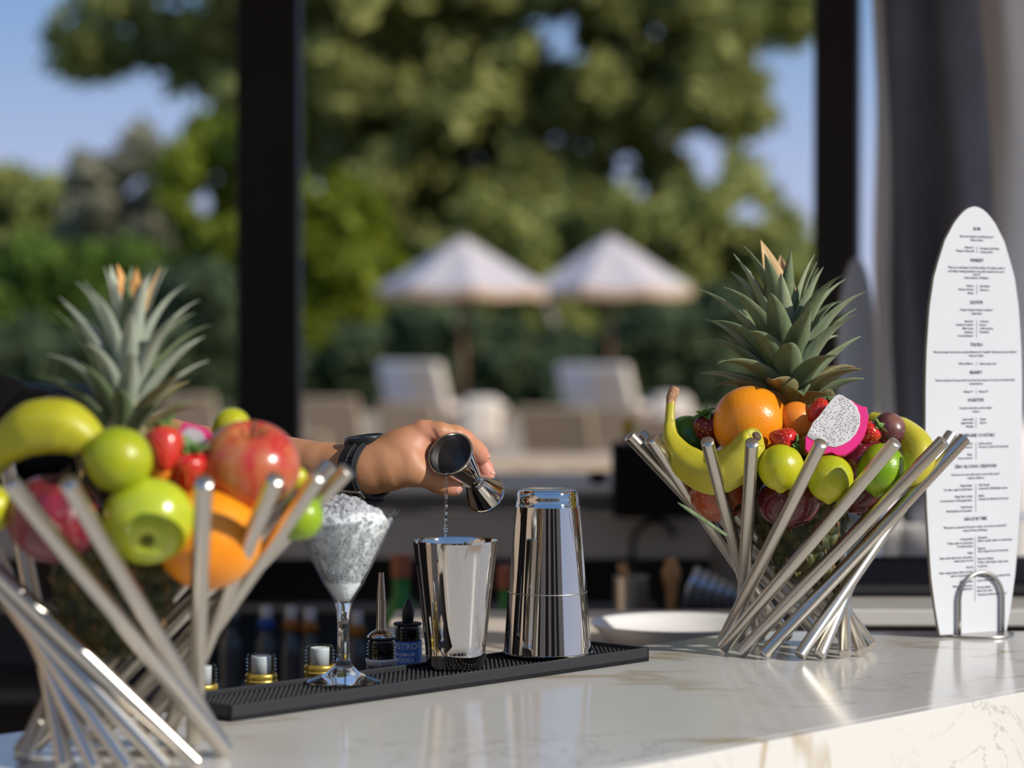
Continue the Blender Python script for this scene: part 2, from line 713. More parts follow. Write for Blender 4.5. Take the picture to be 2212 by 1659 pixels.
LM = {
    'olive': leaf_mat('olive_leaves', (.125, .14, .04), (.49, .49, .15)),
    'bright': leaf_mat('lime_leaves', (.12, .16, .014), (.32, .36, .03)),
    'grey': leaf_mat('haze_grey_leaves', (.21, .215, .15), (.40, .375, .25)),  # distance haze put into the leaf colour by lightening it
    'deep': leaf_mat('deep_leaves', (.06, .095, .048), (.17, .215, .095)),
    'mid': leaf_mat('mid_leaves', (.18, .20, .05), (.52, .53, .16)),
    'green': leaf_mat('fresh_leaves', (.08, .15, .018), (.20, .29, .045)),
}


def tree(label, base_px, Y, blobs, n, size, mat, trunks=(), name='tree', cat='tree', group=None):
    b = P(base_px, 730, Y)
    t = thing(name, label, cat, (b.x, b.y, 0), group=group)
    foliage(t, blobs, n, size, mat)
    for pts, rad, m in trunks:
        trunk(t, [P(*p) for p in pts], rad, m)
    return t


# the tall spreading tree that fills the middle
reg = [(1150, 120, 520, 190), (820, 150, 190, 190), (1560, 30, 200, 80), (1000, 330, 330, 160), (1330, 300, 300, 150),
       (560, 110, 260, 120), (330, 40, 170, 50), (240, 95, 90, 55), (420, 170, 120, 45), (1620, 230, 60, 50), (1100, -120, 700, 120), (700, -80, 400, 120), (1480, 210, 120, 70), (700, 260, 90, 90), (890, 470, 120, 130), (1080, 470, 190, 80), (1400, 400, 140, 55), (1330, 460, 150, 60), (960, 600, 130, 90)]
holes = [(1660, 165, 45, 55), (1715, 300, 45, 90), (1625, 335, 55, 38), (1265, 300, 26, 40), (905, 235, 38, 22), (760, 60, 20, 35),
         (330, 25, 60, 22), (160, 190, 60, 45), (330, 260, 45, 30), (1560, 130, 35, 24), (1390, 385, 30, 24)]
bl = rand_blobs(420, reg, 70, 4.0, (30, 62), 1.3, holes, 3)
b0 = P(900, 730, 70)
tree('tall spreading olive green tree with drooping boughs rising above both umbrellas', 900, 70, bl, 27000, .44, LM['olive'],
     [([(905, 905, 70), (880, 640, 70), (860, 430, 70.3), (835, 300, 70.2), (770, 150, 70), (735, 20, 69.8), (700, -120, 70)], [.34, .3, .26, .22, .19, .16, .12], MAT['barkpale']),
      ([(880, 640, 70), (960, 420, 70), (1080, 240, 70), (1200, 80, 70)], [.25, .2, .15, .1], MAT['bark']),
      ([(735, 20, 69.8), (560, 40, 69), (420, 90, 69), (280, 110, 69)], [.15, .12, .09, .05], MAT['bark']),
      ([(1080, 240, 70), (1300, 170, 70), (1500, 120, 70)], [.13, .1, .05], MAT['bark'])])
# bright leafy tree on the left of the umbrellas
reg = [(480, 430, 130, 150), (640, 420, 130, 140), (690, 560, 170, 140), (440, 560, 110, 110), (740, 690, 110, 90), (600, 300, 60, 60), (560, 650, 190, 130)]
bl = rand_blobs(120, reg, 55, 1.6, (26, 50), .8, [(455, 470, 22, 20), (415, 520, 20, 18)], 5)
tree('bright lime green leafy tree standing on both sides of the thick black post', 600, 55, bl, 14000, .28, LM['bright'],
     [([(600, 890, 55), (590, 700, 55), (600, 480, 55)], [.2, .16, .08], MAT['bark'])])
# grey green tree on the left, its leaf colour lightened for haze
reg = [(215, 430, 75, 85), (190, 510, 80, 90), (270, 560, 90, 110), (340, 500, 60, 110), (330, 370, 60, 70)]
bl = rand_blobs(70, reg, 60.5, 1.2, (22, 40), .8, [(140, 470, 30, 45)], 8)
tree('hazy grey green tree with domed top under the open sky', 240, 60.5, bl, 6500, .32, LM['grey'],
     [([(240, 858, 60.5), (235, 560, 60.5), (220, 420, 60.5)], [.25, .2, .1], MAT['bark'])])
reg = [(40, 440, 90, 80), (95, 400, 32, 70), (20, 520, 80, 60)]
bl = rand_blobs(45, reg, 66, 1.5, (20, 34), .8, [(60, 400, 16, 22)], 9)
tree('green treetop under the open sky beside the hazy tree', 30, 66, bl, 4500, .32, LM['mid'],
     [([(30, 848, 66), (35, 560, 66), (40, 420, 66)], [.25, .2, .1], MAT['bark'])])
# shrubs low on the left
reg = [(120, 620, 130, 80), (260, 640, 110, 80), (60, 720, 120, 80)]
bl = rand_blobs(70, reg, 51.2, .8, (24, 46), .8, [(10, 570, 30, 40)], 11)
tree('fresh green bush filling the low ground below the orange house', 160, 51.2, bl, 7000, .26, LM['green'], name='bush', cat='bush')
reg = [(120, 790, 200, 70), (350, 760, 170, 90), (430, 680, 100, 90), (300, 850, 300, 60)]
bl = rand_blobs(90, reg, 47, 1.0, (26, 48), .8, (), 12)
tree('dark hedge behind the drooping pineapple leaves and banana', 260, 47, bl, 9000, .26, LM['deep'], name='hedge', cat='hedge')
# behind the umbrellas on the right
reg = [(1180, 560, 130, 110), (1380, 530, 170, 100), (1580, 470, 130, 110), (1670, 620, 100, 190), (1500, 640, 180, 120), (1300, 650, 180, 90), (1040, 520, 90, 90), (1010, 700, 150, 110), (1230, 730, 160, 90), (1420, 730, 160, 90)]
bl = rand_blobs(215, reg, 60.5, 2.0, (24, 48), .8, (), 14)
tree('rounded olive yellow tree of middle height right behind both umbrellas', 1400, 60.5, bl, 19000, .27, LM['mid'],
     [([(1490, 890, 60), (1500, 720, 60), (1505, 560, 60)], [.22, .18, .1], MAT['barkpale']),
      ([(1240, 880, 53.5), (1215, 740, 53.5), (1180, 660, 53.5)], [.16, .13, .06], MAT['barkpale'])])
reg = [(760, 800, 150, 70), (960, 770, 170, 90), (1180, 790, 170, 85), (1400, 780, 170, 90), (1600, 760, 170, 110), (1750, 800, 110, 90)]
bl = rand_blobs(190, reg, 51.0, .7, (24, 46), .7, (), 15)
tree('dark green hedge running beneath the two umbrellas behind the loungers', 1150, 51.0, bl, 16000, .25, LM['deep'], name='hedge', cat='hedge')

# house peeping through the leaves
hc = P(150, 730, 104)
h = thing('house', 'small orange walled house peeping out between the left treetops', 'house', (hc.x, hc.y, 0))
m = MB().box((0, 0, 2.9), (2.6, 3, 5.8))
m.build('wall', M('orange_wall', (.60, .27, .15), .8), h, smooth=False)
m = MB().prism([(-1.6, -1.8), (1.6, -1.8), (1.6, 1.8), (-1.6, 1.8)], 5.8, 5.95)
m.add([(-1.6, -1.8, 5.95), (1.6, -1.8, 5.95), (1.6, 1.8, 5.95), (-1.6, 1.8, 5.95), (-.2, 0, 6.7), (.2, 0, 6.7)], [(0, 1, 5, 4), (2, 3, 4, 5), (1, 2, 5), (3, 0, 4)])
m.build('roof', M('clay_roof', (.52, .24, .15), .8), h, smooth=False)
m = MB().box((-.5, -1.52, 3.4), (.7, .06, 1.2))
m.build('window', M('dark_pane', (.03, .035, .04), .2), h, smooth=False)
hc = P(2, 730, 80)
h = thing('house', 'pale stone gable end just showing beside the fresh green bush', 'house', (hc.x, hc.y, 0))
m = MB().box((0, 0, 1.9), (.9, .5, 3.8))
m.build('wall', M('pale_wall', (.45, .40, .34), .8), h, smooth=False)
m = MB().box((0, 0, 3.85), (1.0, .6, .1))
m.build('coping', M('pale_coping', (.50, .45, .4), .8), h, smooth=False)

# umbrellas ------------------------------------------------------------------
MAT['canvas'] = M('cream_canvas', (.60, .53, .50), .85, c2=(.57, .50, .47), vs=2)
MAT['valance'] = M('shade_tan_valance', (.52, .36, .24), .85)  # tan puts the shaded, translucent look of the canvas into the colour
MAT['teak'] = M('teak', (.17, .085, .05), .6, c2=(.22, .12, .07), vs=3)


def umbrella(label, px, Y, wpx, ytop, yedge, spin):
    s = Y / FPX
    c = P(px, 730, Y)
    R = wpx / 2 * s
    zt, ze = P(px, ytop, Y).z, P(px, yedge, Y).z
    o = thing('umbrella', label, 'umbrella', (c.x, c.y, 0), spin)
    m = MB()
    n = 8
    v = [(0, 0, zt)]
    rows = [(.32, .69), (.66, .33), (1.0, 0.0)]
    for k in range(n):
        a = 2 * PI * k / n
        for q, hgt in rows:
            v.append((R * q * math.cos(a), R * q * math.sin(a), ze + (zt - ze) * hgt))
    # mid seams sag a little
    for k in range(n):
        a = 2 * PI * (k + .5) / n
        for q, hgt in rows:
            v.append((R * q * .93 * math.cos(a), R * q * .93 * math.sin(a), ze + (zt - ze) * hgt - .05 * q))
    f = []
    A = lambda k, j: 1 + (k % n) * 3 + j
    B = lambda k, j: 1 + n * 3 + (k % n) * 3 + j
    for k in range(n):
        f += [(0, A(k, 0), B(k, 0)), (0, B(k, 0), A(k + 1, 0))]
        for j in range(2):
            f += [(A(k, j), A(k, j + 1), B(k, j + 1), B(k, j)), (B(k, j), B(k, j + 1), A(k + 1, j + 1), A(k + 1, j))]
    m.add(v, f)
    cv = m.build('canopy', MAT['canvas'], o, smooth=False)
    sd = cv.modifiers.new('t', 'SOLIDIFY')
    sd.thickness = .012
    va = MB()
    vv = []
    for k in range(n):
        a, a2 = 2 * PI * k / n, 2 * PI * (k + .5) / n
        for (q, an, dz) in ((1.0, a, 0), (.93, a2, -.05)):
            vv += [(R * q * math.cos(an), R * q * math.sin(an), ze + dz), (R * q * math.cos(an), R * q * math.sin(an), ze + dz - .17)]
    va.add(vv, [(2 * i, 2 * i + 1, (2 * i + 3) % (4 * n), (2 * i + 2) % (4 * n)) for i in range(2 * n)])
    vo = va.build('valance', MAT['valance'], o, smooth=False)
    sd = vo.modifiers.new('t', 'SOLIDIFY')
    sd.thickness = .01
    MB().tube([(0, 0, 0), (0, 0, zt - .03)], .05, 10).build('pole', MAT['teak'], o)
    MB().lathe([(0, zt - .02), (.07, zt), (.05, zt + .06), (0, zt + .11)], 10).build('finial', MAT['teak'], o)
    MB().lathe([(0, 0), (.34, 0), (.34, .08), (.08, .12), (0, .12)], 16).build('foot', MAT['darkcab'], o)
    for k in range(n):
        a = 2 * PI * k / n
        MB().tube([(0, 0, ze + .12), (R * .55 * math.cos(a), R * .55 * math.sin(a), ze + (zt - ze) * .44 - .05)], .018, 6).build('rib', MAT['teak'], o)
    return o


umbrella('cream parasol beside the lime tree, its peak overlapping the dark boughs', 1000, 43.4, 372, 512, 622, .15)
umbrella('cream parasol nearer the tall pineapple, its rim tucked behind its neighbour', 1318, 46.6, 368, 508, 622, .42)

# loungers ------------------------------------------------------------------
MAT['sand'] = M('sand_stone', (.60, .47, .34), .9, c2=(.55, .43, .30), vs=4, spec=.1)
MAT['sling'] = M('sand_sling', (.52, .39, .25), .8, c2=(.48, .36, .23), vs=20)
MAT['cushion'] = M('cream_cushion', (.72, .62, .50), .9, c2=(.68, .58, .47), vs=3)
MAT['towel'] = M('white_towel', (.62, .62, .63), .95)


def lounger(label, px, Y, ytop, rz, wd=.66, tilt=62, cushion=False, group='sun loungers on the terrace', towel=None):
    c = P(px, 730, Y)
    ztop = P(px, ytop, Y).z
    o = thing('sun_lounger', label, 'lounger', (c.x, c.y, 0), rz, group)
    fm = MAT['cushion'] if cushion else MAT['sling']
    sh = .36
    th = .14 if cushion else .035
    # seat along +x from 0, back leaning to -x
    MB().box((.62, 0, sh), (1.3, wd, th)).build('seat', fm, o, smooth=True, bevel=.03 if cushion else .01, auto=40)
    hb_ = ztop - sh
    a = math.radians(tilt)
    L = hb_ / math.sin(a)
    R = Matrix.Rotation(-(PI - a), 3, 'Y')
    ctr = Vector((-math.cos(a) * L / 2, 0, sh + hb_ / 2))
    MB().box(ctr, (L, wd, th), rot=R).build('backrest', fm, o, smooth=True, bevel=.035 if cushion else .01, auto=40)
    for y in (-1, 1):
        MB().box((.55, y * (wd / 2 + .02), sh - .05), (1.45, .04, .06)).build('side_rail', MAT['teak'], o, smooth=False)
        for x in (-.12, 1.2):
            MB().box((x, y * (wd / 2 + .02), sh / 2 - .03), (.05, .05, sh - .06)).build('leg', MAT['teak'], o, smooth=False)
    if towel:
        n_ = Vector((-math.sin(a), 0, -math.cos(a)))
        MB().box(ctr + Vector((0, wd * .22, 0)) + n_ * (th / 2 + .012), (L * .98, wd * .5, .024), rot=R).build('towel', MAT['towel'], o, smooth=True, bevel=.01)
    return o


lounger('sand coloured lounger back by the thick black post above the forearm', 728, 20.5, 858, math.radians(72), .52, 72)
lounger('sand coloured lounger half hidden behind the raised apple', 655, 17.5, 935, math.radians(72), .50, 66)
lounger('sand coloured lounger back showing over the wrist, in front of a white daybed', 885, 24, 868, math.radians(72), .62, 75)
lounger('sand coloured lounger back straight above the upturned shaker', 1212, 20.5, 878, math.radians(72), .62, 66)
lounger('sand lounger back between upturned shaker and black caddy', 1330, 24, 876, math.radians(72), .6, 72)
lounger('sand lounger seen past the lime filled basket above the black caddy', 1440, 18.6, 900, math.radians(72), .6, 68)
lounger('sand lounger back beside the pineapple crown of the blurred basket', 425, 21, 852, math.radians(72), .50, 72)
lounger('white cushioned daybed under the parasol beside the lime tree', 905, 37, 783, math.radians(48), 1.25, 72, True, 'cushioned daybeds under the parasols', towel=1)
lounger('white cushioned daybed under the parasol nearer the tall pineapple', 1300, 37, 788, math.radians(48), 1.35, 70, True, 'cushioned daybeds under the parasols', towel=1)


def block(name, label, cat, px, Y, y0, y1, wpx, dep, mat, rz=0, bev=.04):
    s = Y / FPX
    c = P(px, 730, Y)
    z1, z0 = P(px, y0, Y).z, 0.0
    o = MB().box((0, 0, (z1 - z0) / 2), (wpx * s, dep, z1 - z0)).build(name, mat, smooth=True, bevel=bev, loc=(c.x, c.y, z0), rot=(0, 0, rz), auto=40, seg=3)
    return tag(o, label, cat)


block('floor_cushion', 'plump cream bolster at the foot of the white daybed above the hand', 'cushion', 1040, 33, 858, 945, 84, .7, MAT['cushion'], 0, .12)
block('floor_cushion', 'plump cream bolster in shade of the parasol behind the banana stem', 'cushion', 1448, 33, 852, 948, 84, .7, MAT['cushion'], 0, .12)
for i, (px, Y, y0, lab) in enumerate(((690, 15.5, 985, 'low sand stone bench behind the forearm'), (1180, 15, 985, 'low sand stone bench behind the tilted jigger'))):
    s = Y / FPX
    c = P(px, 730, Y)
    o = thing('bench', lab, 'bench', (c.x, c.y, 0))
    zt = P(px, y0, Y).z
    MB().box((0, 0, zt - .04), (1.5, .5, .08)).build('seat', MAT['sand'], o, smooth=False, bevel=.01)
    for x in (-.6, .6):
        MB().box((x, 0, (zt - .08) / 2), (.12, .44, zt - .08)).build('leg', MAT['sand'], o, smooth=False)

# ================================================================== steel rod baskets
RT, RF, RH, RR = .1765, .0800, .2225, .0068


def rod_mesh():
    L = math.sqrt(RT ** 2 + RF ** 2 - 2 * RT * RF * math.cos(math.radians(119)) + RH ** 2)
    m = MB()
    e_ = .0006
    m.lathe([(0, -e_), (RR - .0008, -.0002), (RR, .0006), (RR, L * .5), (RR, L - .0006), (RR - .0007, L), (RR - .003, L + .0009), (0, L + .0013)], 24)
    return m, L


_rodm, ROD_L = rod_mesh()


def basket(label, cx, cy, tops, feet):
    o = thing('fruit_basket', label, 'basket', (cx, cy, CT))
    first = None
    for k, (a, b) in enumerate(zip(tops, feet)):
        a, b = math.radians(a), math.radians(b)
        T = Vector((RT * math.cos(a), RT * math.sin(a), RH + .0054))
        F = Vector((RF * math.cos(b), RF * math.sin(b), .0054))
        d = T - F
        if first is None:
            first = _rodm.build('rod', MAT['steel'], o, auto=30)
            r = first
        else:
            r = first.copy()
            COL.objects.link(r)
            r.parent = o
        r.rotation_mode = 'QUATERNION'
        r.rotation_quaternion = zto(d, k * .7)
        r.scale = (1, 1, d.length / ROD_L)
        r.location = F
    return o


YR = 2.588
RBX = (1721 - 1106) / FPX * YR
YL = 1.921
LBX = (263 - 1106) / FPX * YL


def rim_angle(px, cx, cy, R, back=False):
    """angle on a circle round (cx, cy) whose point is seen in photo column px"""
    best = None
    for k in range(721):
        a = math.radians(k / 4.0 if back else -k / 4.0)
        d = abs(1106 + FPX * (cx + R * math.cos(a)) / (cy + R * math.sin(a)) - px)
        if best is None or d < best[0]:
            best = (d, a)
    return math.degrees(best[1])


ra = lambda p, b=False: rim_angle(p, RBX, YR, RT, b)
rf = lambda p, b=False: rim_angle(p, RBX, YR, RF, b)
basket('sharp stainless steel basket of twisted rods beside the white menu', RBX, YR,
       [ra(2040), ra(2086), ra(2056, 1), ra(1973, 1), 70, 95, 118, ra(1434, 1), ra(1386, 1), 180, ra(1405), ra(1528), ra(1625), ra(1775), ra(1935)],
       [rf(1602), rf(1651), rf(1729), rf(1772), rf(1828), rf(1864), -4, 18, 40, 64, 90, 113, 131, 163, rf(1563)])
la = lambda p, b=False: rim_angle(p, LBX, YL, RT, b)
tops = [la(440), la(595), la(690), la(764), la(714, 1), 46, 68, 88, 132, 150, 168, -172, -152, la(20), la(145)]
basket('blurred stainless steel basket of twisted rods close to the viewer', LBX, YL, tops, [x + 115 for x in tops])


# ================================================================== fruit
def fruit_profile(kind, nseg=30):
    out = []
    for i in range(nseg + 1):
        th = PI * i / nseg          # 0 bottom .. pi top
        r, z = math.sin(th), -math.cos(th)
        if kind == 'apple':
            r *= 1.0 + .05 * z
            zz = z * .90
            rho = max(r, 0)
            if z > 0:
                zz -= .30 * math.exp(-(rho / .24) ** 2)
            else:
                zz += .20 * math.exp(-(rho / .24) ** 2)
                r *= 1 - .12 * z * z
            out.append((r, zz))
        elif kind == 'citrus':      # nipple below
            zz = z * 1.04
            zz -= .13 * math.exp(-(r / .16) ** 2) if z < 0 else .02 * math.exp(-(r / .12) ** 2)
            out.append((r, zz))
        elif kind == 'orange':
            zz = z * .97
            if z > 0:
                zz -= .035 * math.exp(-(r / .12) ** 2)
            out.append((r, zz))
        elif kind == 'plum':
            out.append((r * (1 - .04 * z), z * 1.1))
        elif kind == 'avocado':
            out.append((r * (1 - .18 * z), z * 1.2))
    out[0] = (0, out[0][1])
    out[-1] = (0, out[-1][1])
    return out


def citrus_mat(name, c1, c2, bs=900, c3=None):
    t = NT(name)
    c = t.ramp(t.noise(28, 3), [(.35, c1), (.68, c2)])
    if c3:
        c = t.mix(t.ramp(t.noise(16, 2), [(.5, (0, 0, 0)), (.72, (1, 1, 1))]), c, c3)
    t.base(c)
    t.set(Roughness=.30)
    t.b.inputs['Subsurface Weight'].default_value = .12
    t.b.inputs['Subsurface Scale'].default_value = .004
    v = t.n('ShaderNodeTexVoronoi')
    v.inputs['Scale'].default_value = bs * .55
    t.l(t.co(), v.inputs['Vector'])
    t.bump(v.outputs['Distance'], .28, .0007)
    return t.m


def apple_mat(name, base, streak, spot=(.75, .6, .4), amount=.5, dots=True):
    t = NT(name)
    st = t.noise(60, 3, .6, stretch=(1, 1, .16))
    c = t.ramp(st, [(.5 - amount * .4, streak), (.5 + amount * .3, base)])
    if dots:
        v = t.n('ShaderNodeTexVoronoi')
        v.inputs['Scale'].default_value = 170
        t.l(t.co(), v.inputs['Vector'])
        d = t.ramp(v.outputs['Distance'], [(.10, (.55, .55, .55)), (.16, (0, 0, 0))])
        c = t.mix(d, c, spot)
    t.base(c)
    t.set(Roughness=.24)
    t.b.inputs['Coat Weight'].default_value = .25
    t.b.inputs['Coat Roughness'].default_value = .12
    return t.m


MAT['lime'] = citrus_mat('lime_peel', (.26, .36, .008), (.42, .44, .012))
MAT['limey'] = citrus_mat('yellow_lime_peel', (.40, .44, .010), (.52, .50, .014))
MAT['limeg'] = citrus_mat('green_lime_peel', (.16, .33, .008), (.30, .44, .012))
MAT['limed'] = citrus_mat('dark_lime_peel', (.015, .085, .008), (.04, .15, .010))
MAT['orange'] = citrus_mat('orange_peel', (.84, .27, .008), (.88, .33, .012), 760)
MAT['apricot'] = M('apricot_skin', (.85, .24, .02), .38, c2=(.90, .30, .035), vs=25, sss=.1, bump=(300, .1, .0006))
MAT['mango'] = M('olive_peel', (.28, .26, .01), .35, c2=(.40, .33, .02), vs=20)
MAT['plum'] = M('passion_fruit_skin', (.10, .028, .036), .32, c2=(.28, .13, .10), vs=45, lo=.42, hi=.75, bump=(120, .25, .002), coat=.15)
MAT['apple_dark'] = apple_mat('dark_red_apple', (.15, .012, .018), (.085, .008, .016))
MAT['apple_red'] = apple_mat('red_apple', (.50, .035, .03), (.52, .20, .06), (.8, .45, .2), .45)
MAT['apple_warm'] = apple_mat('warm_red_apple', (.42, .055, .022), (.30, .10, .025), amount=.5)
MAT['apple_green'] = apple_mat('green_apple', (.50, .56, .025), (.42, .50, .02), (.6, .65, .2), .4, False)
MAT['stalk'] = M('stalk', (.10, .06, .025), .8, c2=(.17, .11, .05), vs=60)
MAT['stalkgreen'] = M('green_stalk', (.16, .22, .04), .6)
MAT['calyx'] = M('dried_calyx', (.05, .035, .02), .9)


def round_fruit(name, label, cat, kind, c, r, axis, mat, sq=(1, 1, 1), stem=True, group=None, spin=0.0):
    o = thing(name, label, cat, c, rot=zto(axis, spin), group=group)
    prof = fruit_profile(kind)
    m = MB().lathe([(a * r, b * r) for a, b in prof], 40)
    m.v = [(x * sq[0], y * sq[1], z * sq[2]) for x, y, z in m.v]
    if kind in ('apple', 'orange', 'citrus'):
        R = random.Random(sum(map(ord, label)))
        ph = R.random() * 6
        m.v = [(x * (1 + .025 * math.sin(3 * math.atan2(y, x) + ph)), y * (1 + .025 * math.sin(2 * math.atan2(y, x) + ph)), z) for x, y, z in m.v]
    m.build('skin', mat, o)
    if stem:
        if kind == 'apple':
            MB().tube([(0, 0, r * .58), (r * .03, 0, r * .8), (r * .10, r * .03, r * 1.02)], [r * .035, r * .03, r * .045], 7).build('stem', MAT['stalk'], o)
            k = MB()
            for i in range(5):
                a = 2 * PI * i / 5
                p = Vector((math.cos(a), math.sin(a), 0)) * r * .07
                k.tube([p + Vector((0, 0, -r * .70)), p * 1.6 + Vector((0, 0, -r * .79)), p * .8 + Vector((0, 0, -r * .84))], [r * .03, r * .04, r * .01], 5)
            k.build('calyx', MAT['calyx'], o)
        elif kind in ('orange', 'citrus'):
            z = r * (1.02 if kind == 'citrus' else .94)
            MB().lathe([(0, z - r * .03), (r * .085, z - r * .02), (r * .075, z + r * .01), (r * .03, z + r * .03), (0, z + r * .03)], 8).build('stem_button', MAT['stalkgreen'], o)
    return o


MAT['berry'] = M('strawberry_flesh', (.52, .012, .014), .28, c2=(.60, .03, .02), vs=40, sss=.08, coat=.2)
MAT['berryshade'] = M('shaded_strawberry_flesh', (.12, .006, .012), .35, c2=(.18, .01, .015), vs=40)  # berry red darkened, the shade is in the colour
MAT['seed'] = M('strawberry_seed', (.70, .42, .10), .5)
MAT['sepal'] = M('strawberry_leaf', (.10, .22, .035), .55, c2=(.19, .30, .09), vs=80)


def strawberry(label, c, r, axis, mat=None, spin=0.0):
    """axis points from the tip to the leafy end"""
    o = thing('strawberry', label, 'strawberry', c, rot=zto(axis, spin))
    prof = [(0, -1.25), (.22, -1.18), (.45, -.98), (.68, -.62), (.88, -.18), (.99, .22), (.97, .55), (.78, .82), (.45, .93), (0, .90)]
    m = MB().lathe([(a * r, b * r) for a, b in prof], 26)
    bo = m.build('berry', mat or MAT['berry'], o)
    ss = bo.modifiers.new('s', 'SUBSURF')
    ss.levels = 1
    ss.render_levels = 1
    sd = MB()
    for j in range(9):
        z = -1.0 + j * .21
        ra = np.interp(z, [p[1] for p in prof[:8]], [p[0] for p in prof[:8]])
        nn = max(4, int(ra * 13))
        for k in range(nn):
            a = 2 * PI * (k + .5 * (j % 2)) / nn
            p = Vector((ra * math.cos(a), ra * math.sin(a), z)) * r * .985
            nrm = Vector((math.cos(a), math.sin(a), -.35 if z < 0 else .1)).normalized()
            q = zto(nrm).to_matrix().to_4x4()
            sd.lathe([(0, -r * .03), (r * .055, 0), (0, r * .035)], 5, Matrix.Translation(p) @ q)
    s = sd.build('seeds', MAT['seed'], o)
    s['kind'] = 'stuff'
    R = random.Random(int(abs(c[0]) * 1e4))
    for k in range(7):
        a = 2 * PI * k / 7 + R.uniform(-.2, .2)
        L = r * R.uniform(.75, 1.15)
        lf = blade(L, r * .30, R.uniform(-.2, .9), .6, 6)
        lf.build('leaf', MAT['sepal'], o, loc=(0, 0, r * .9), rot=Quaternion((0, 0, 1), a) @ Quaternion((0, 1, 0), math.radians(62 + R.uniform(-15, 25))))
    MB().tube([(0, 0, r * .85), (r * .06, 0, r * 1.2), (r * .2, 0, r * 1.45)], [r * .07, r * .055, r * .06], 6).build('stem', MAT['sepal'], o)
    return o


def blade(L, wd, curl, fold, n=12, tipw=.02, base=.75, thick=None):
    """leaf along +Z, belly towards +X outwards, 5 points wide, curling outwards (+X)"""
    m = MB()
    v = []
    x = z = 0.0
    ang = 0.0
    st = L / n
    W5 = (-1, -.5, 0, .5, 1)
    for i in range(n + 1):
        t = i / n
        w_ = wd * (base + (1 - base) * math.sin(min(t / .35, 1) * PI / 2)) * (1 - max(0, (t - .3) / .7) ** 1.7) + wd * tipw * (1 - t)
        fo = fold * (1 - .35 * t)
        for q in W5:
            # V channel, edges raised towards the axis (-X)
            v.append((x - abs(q) ** 1.4 * w_ * fo * math.cos(ang), q * w_ * .5 * 2 * math.sqrt(max(.1, 1 - min(.8, fo * fo))), z + abs(q) ** 1.4 * w_ * fo * math.sin(ang)))
        ang = curl * (t ** 2.2)
        x += st * math.sin(ang)
        z += st * math.cos(ang)
    f = []
    for i in range(n):
        for k in range(4):
            a = i * 5 + k
            f.append((a, a + 1, a + 6, a + 5))
    m.add(v, f)
    if thick is None:
        thick = wd * .05
    # back skin
    nv = len(v)
    v2 = [(p[0] + thick, p[1], p[2]) for p in v]
    m.add(v2, [tuple(reversed(q)) for q in f])
    rim = []
    for i in range(n):
        for k in (0, 4):
            a, b = i * 5 + k, (i + 1) * 5 + k
            rim.append((a, b, nv + b, nv + a) if k == 0 else (b, a, nv + a, nv + b))
    m.f += rim
    m.m += [0] * len(rim)
    return m


def pine_leaf_mat(name, c1, c2, dry):
    t = NT(name)
    c = t.ramp(t.noise(55, 3, .6, stretch=(1, 1, .2)), [(.35, c1), (.66, c2)])
    pt = t.ramp(t.noise(42, 4, .6), [(.56, (0, 0, 0)), (.64, (.8, .8, .8))])
    c = t.mix(pt, c, dry)
    t.base(c)
    t.set(Roughness=.42)
    t.b.inputs['Specular IOR Level'].default_value = .4
    t.bump(t.noise(900, 1, .5, stretch=(1, 1, .02)), .06, .0005)
    return t.m


MAT['pl_green'] = pine_leaf_mat('crown_green', (.10, .155, .065), (.23, .28, .16), (.26, .25, .13))
MAT['pl_grey'] = pine_leaf_mat('crown_grey', (.19, .25, .14), (.42, .48, .31), (.33, .32, .18))
MAT['pl_pale'] = pine_leaf_mat('crown_pale', (.32, .38, .28), (.54, .58, .47), (.42, .42, .30))
MAT['pl_brown'] = pine_leaf_mat('crown_base', (.19, .19, .07), (.31, .24, .13), (.36, .22, .13))
MAT['pl_dry'] = M('crown_dry', (.50, .34, .16), .7, c2=(.62, .42, .20), vs=60, stretch=(1, 1, .2))
MAT['pl_dry2'] = M('crown_dry_orange', (.62, .27, .06), .7, c2=(.72, .42, .16), vs=40)


def pine_body_mat():
    t = NT('pineapple_skin')
    c = t.ramp(t.noise(70, 4), [(.35, (.012, .025, .008)), (.55, (.07, .075, .015)), (.75, (.20, .11, .02))])
    t.base(c)
    t.set(Roughness=.55)
    return t.m


MAT['pine'] = pine_body_mat()
MAT['pine_tip'] = M('pineapple_bract', (.30, .15, .06), .7, c2=(.12, .11, .03), vs=70)


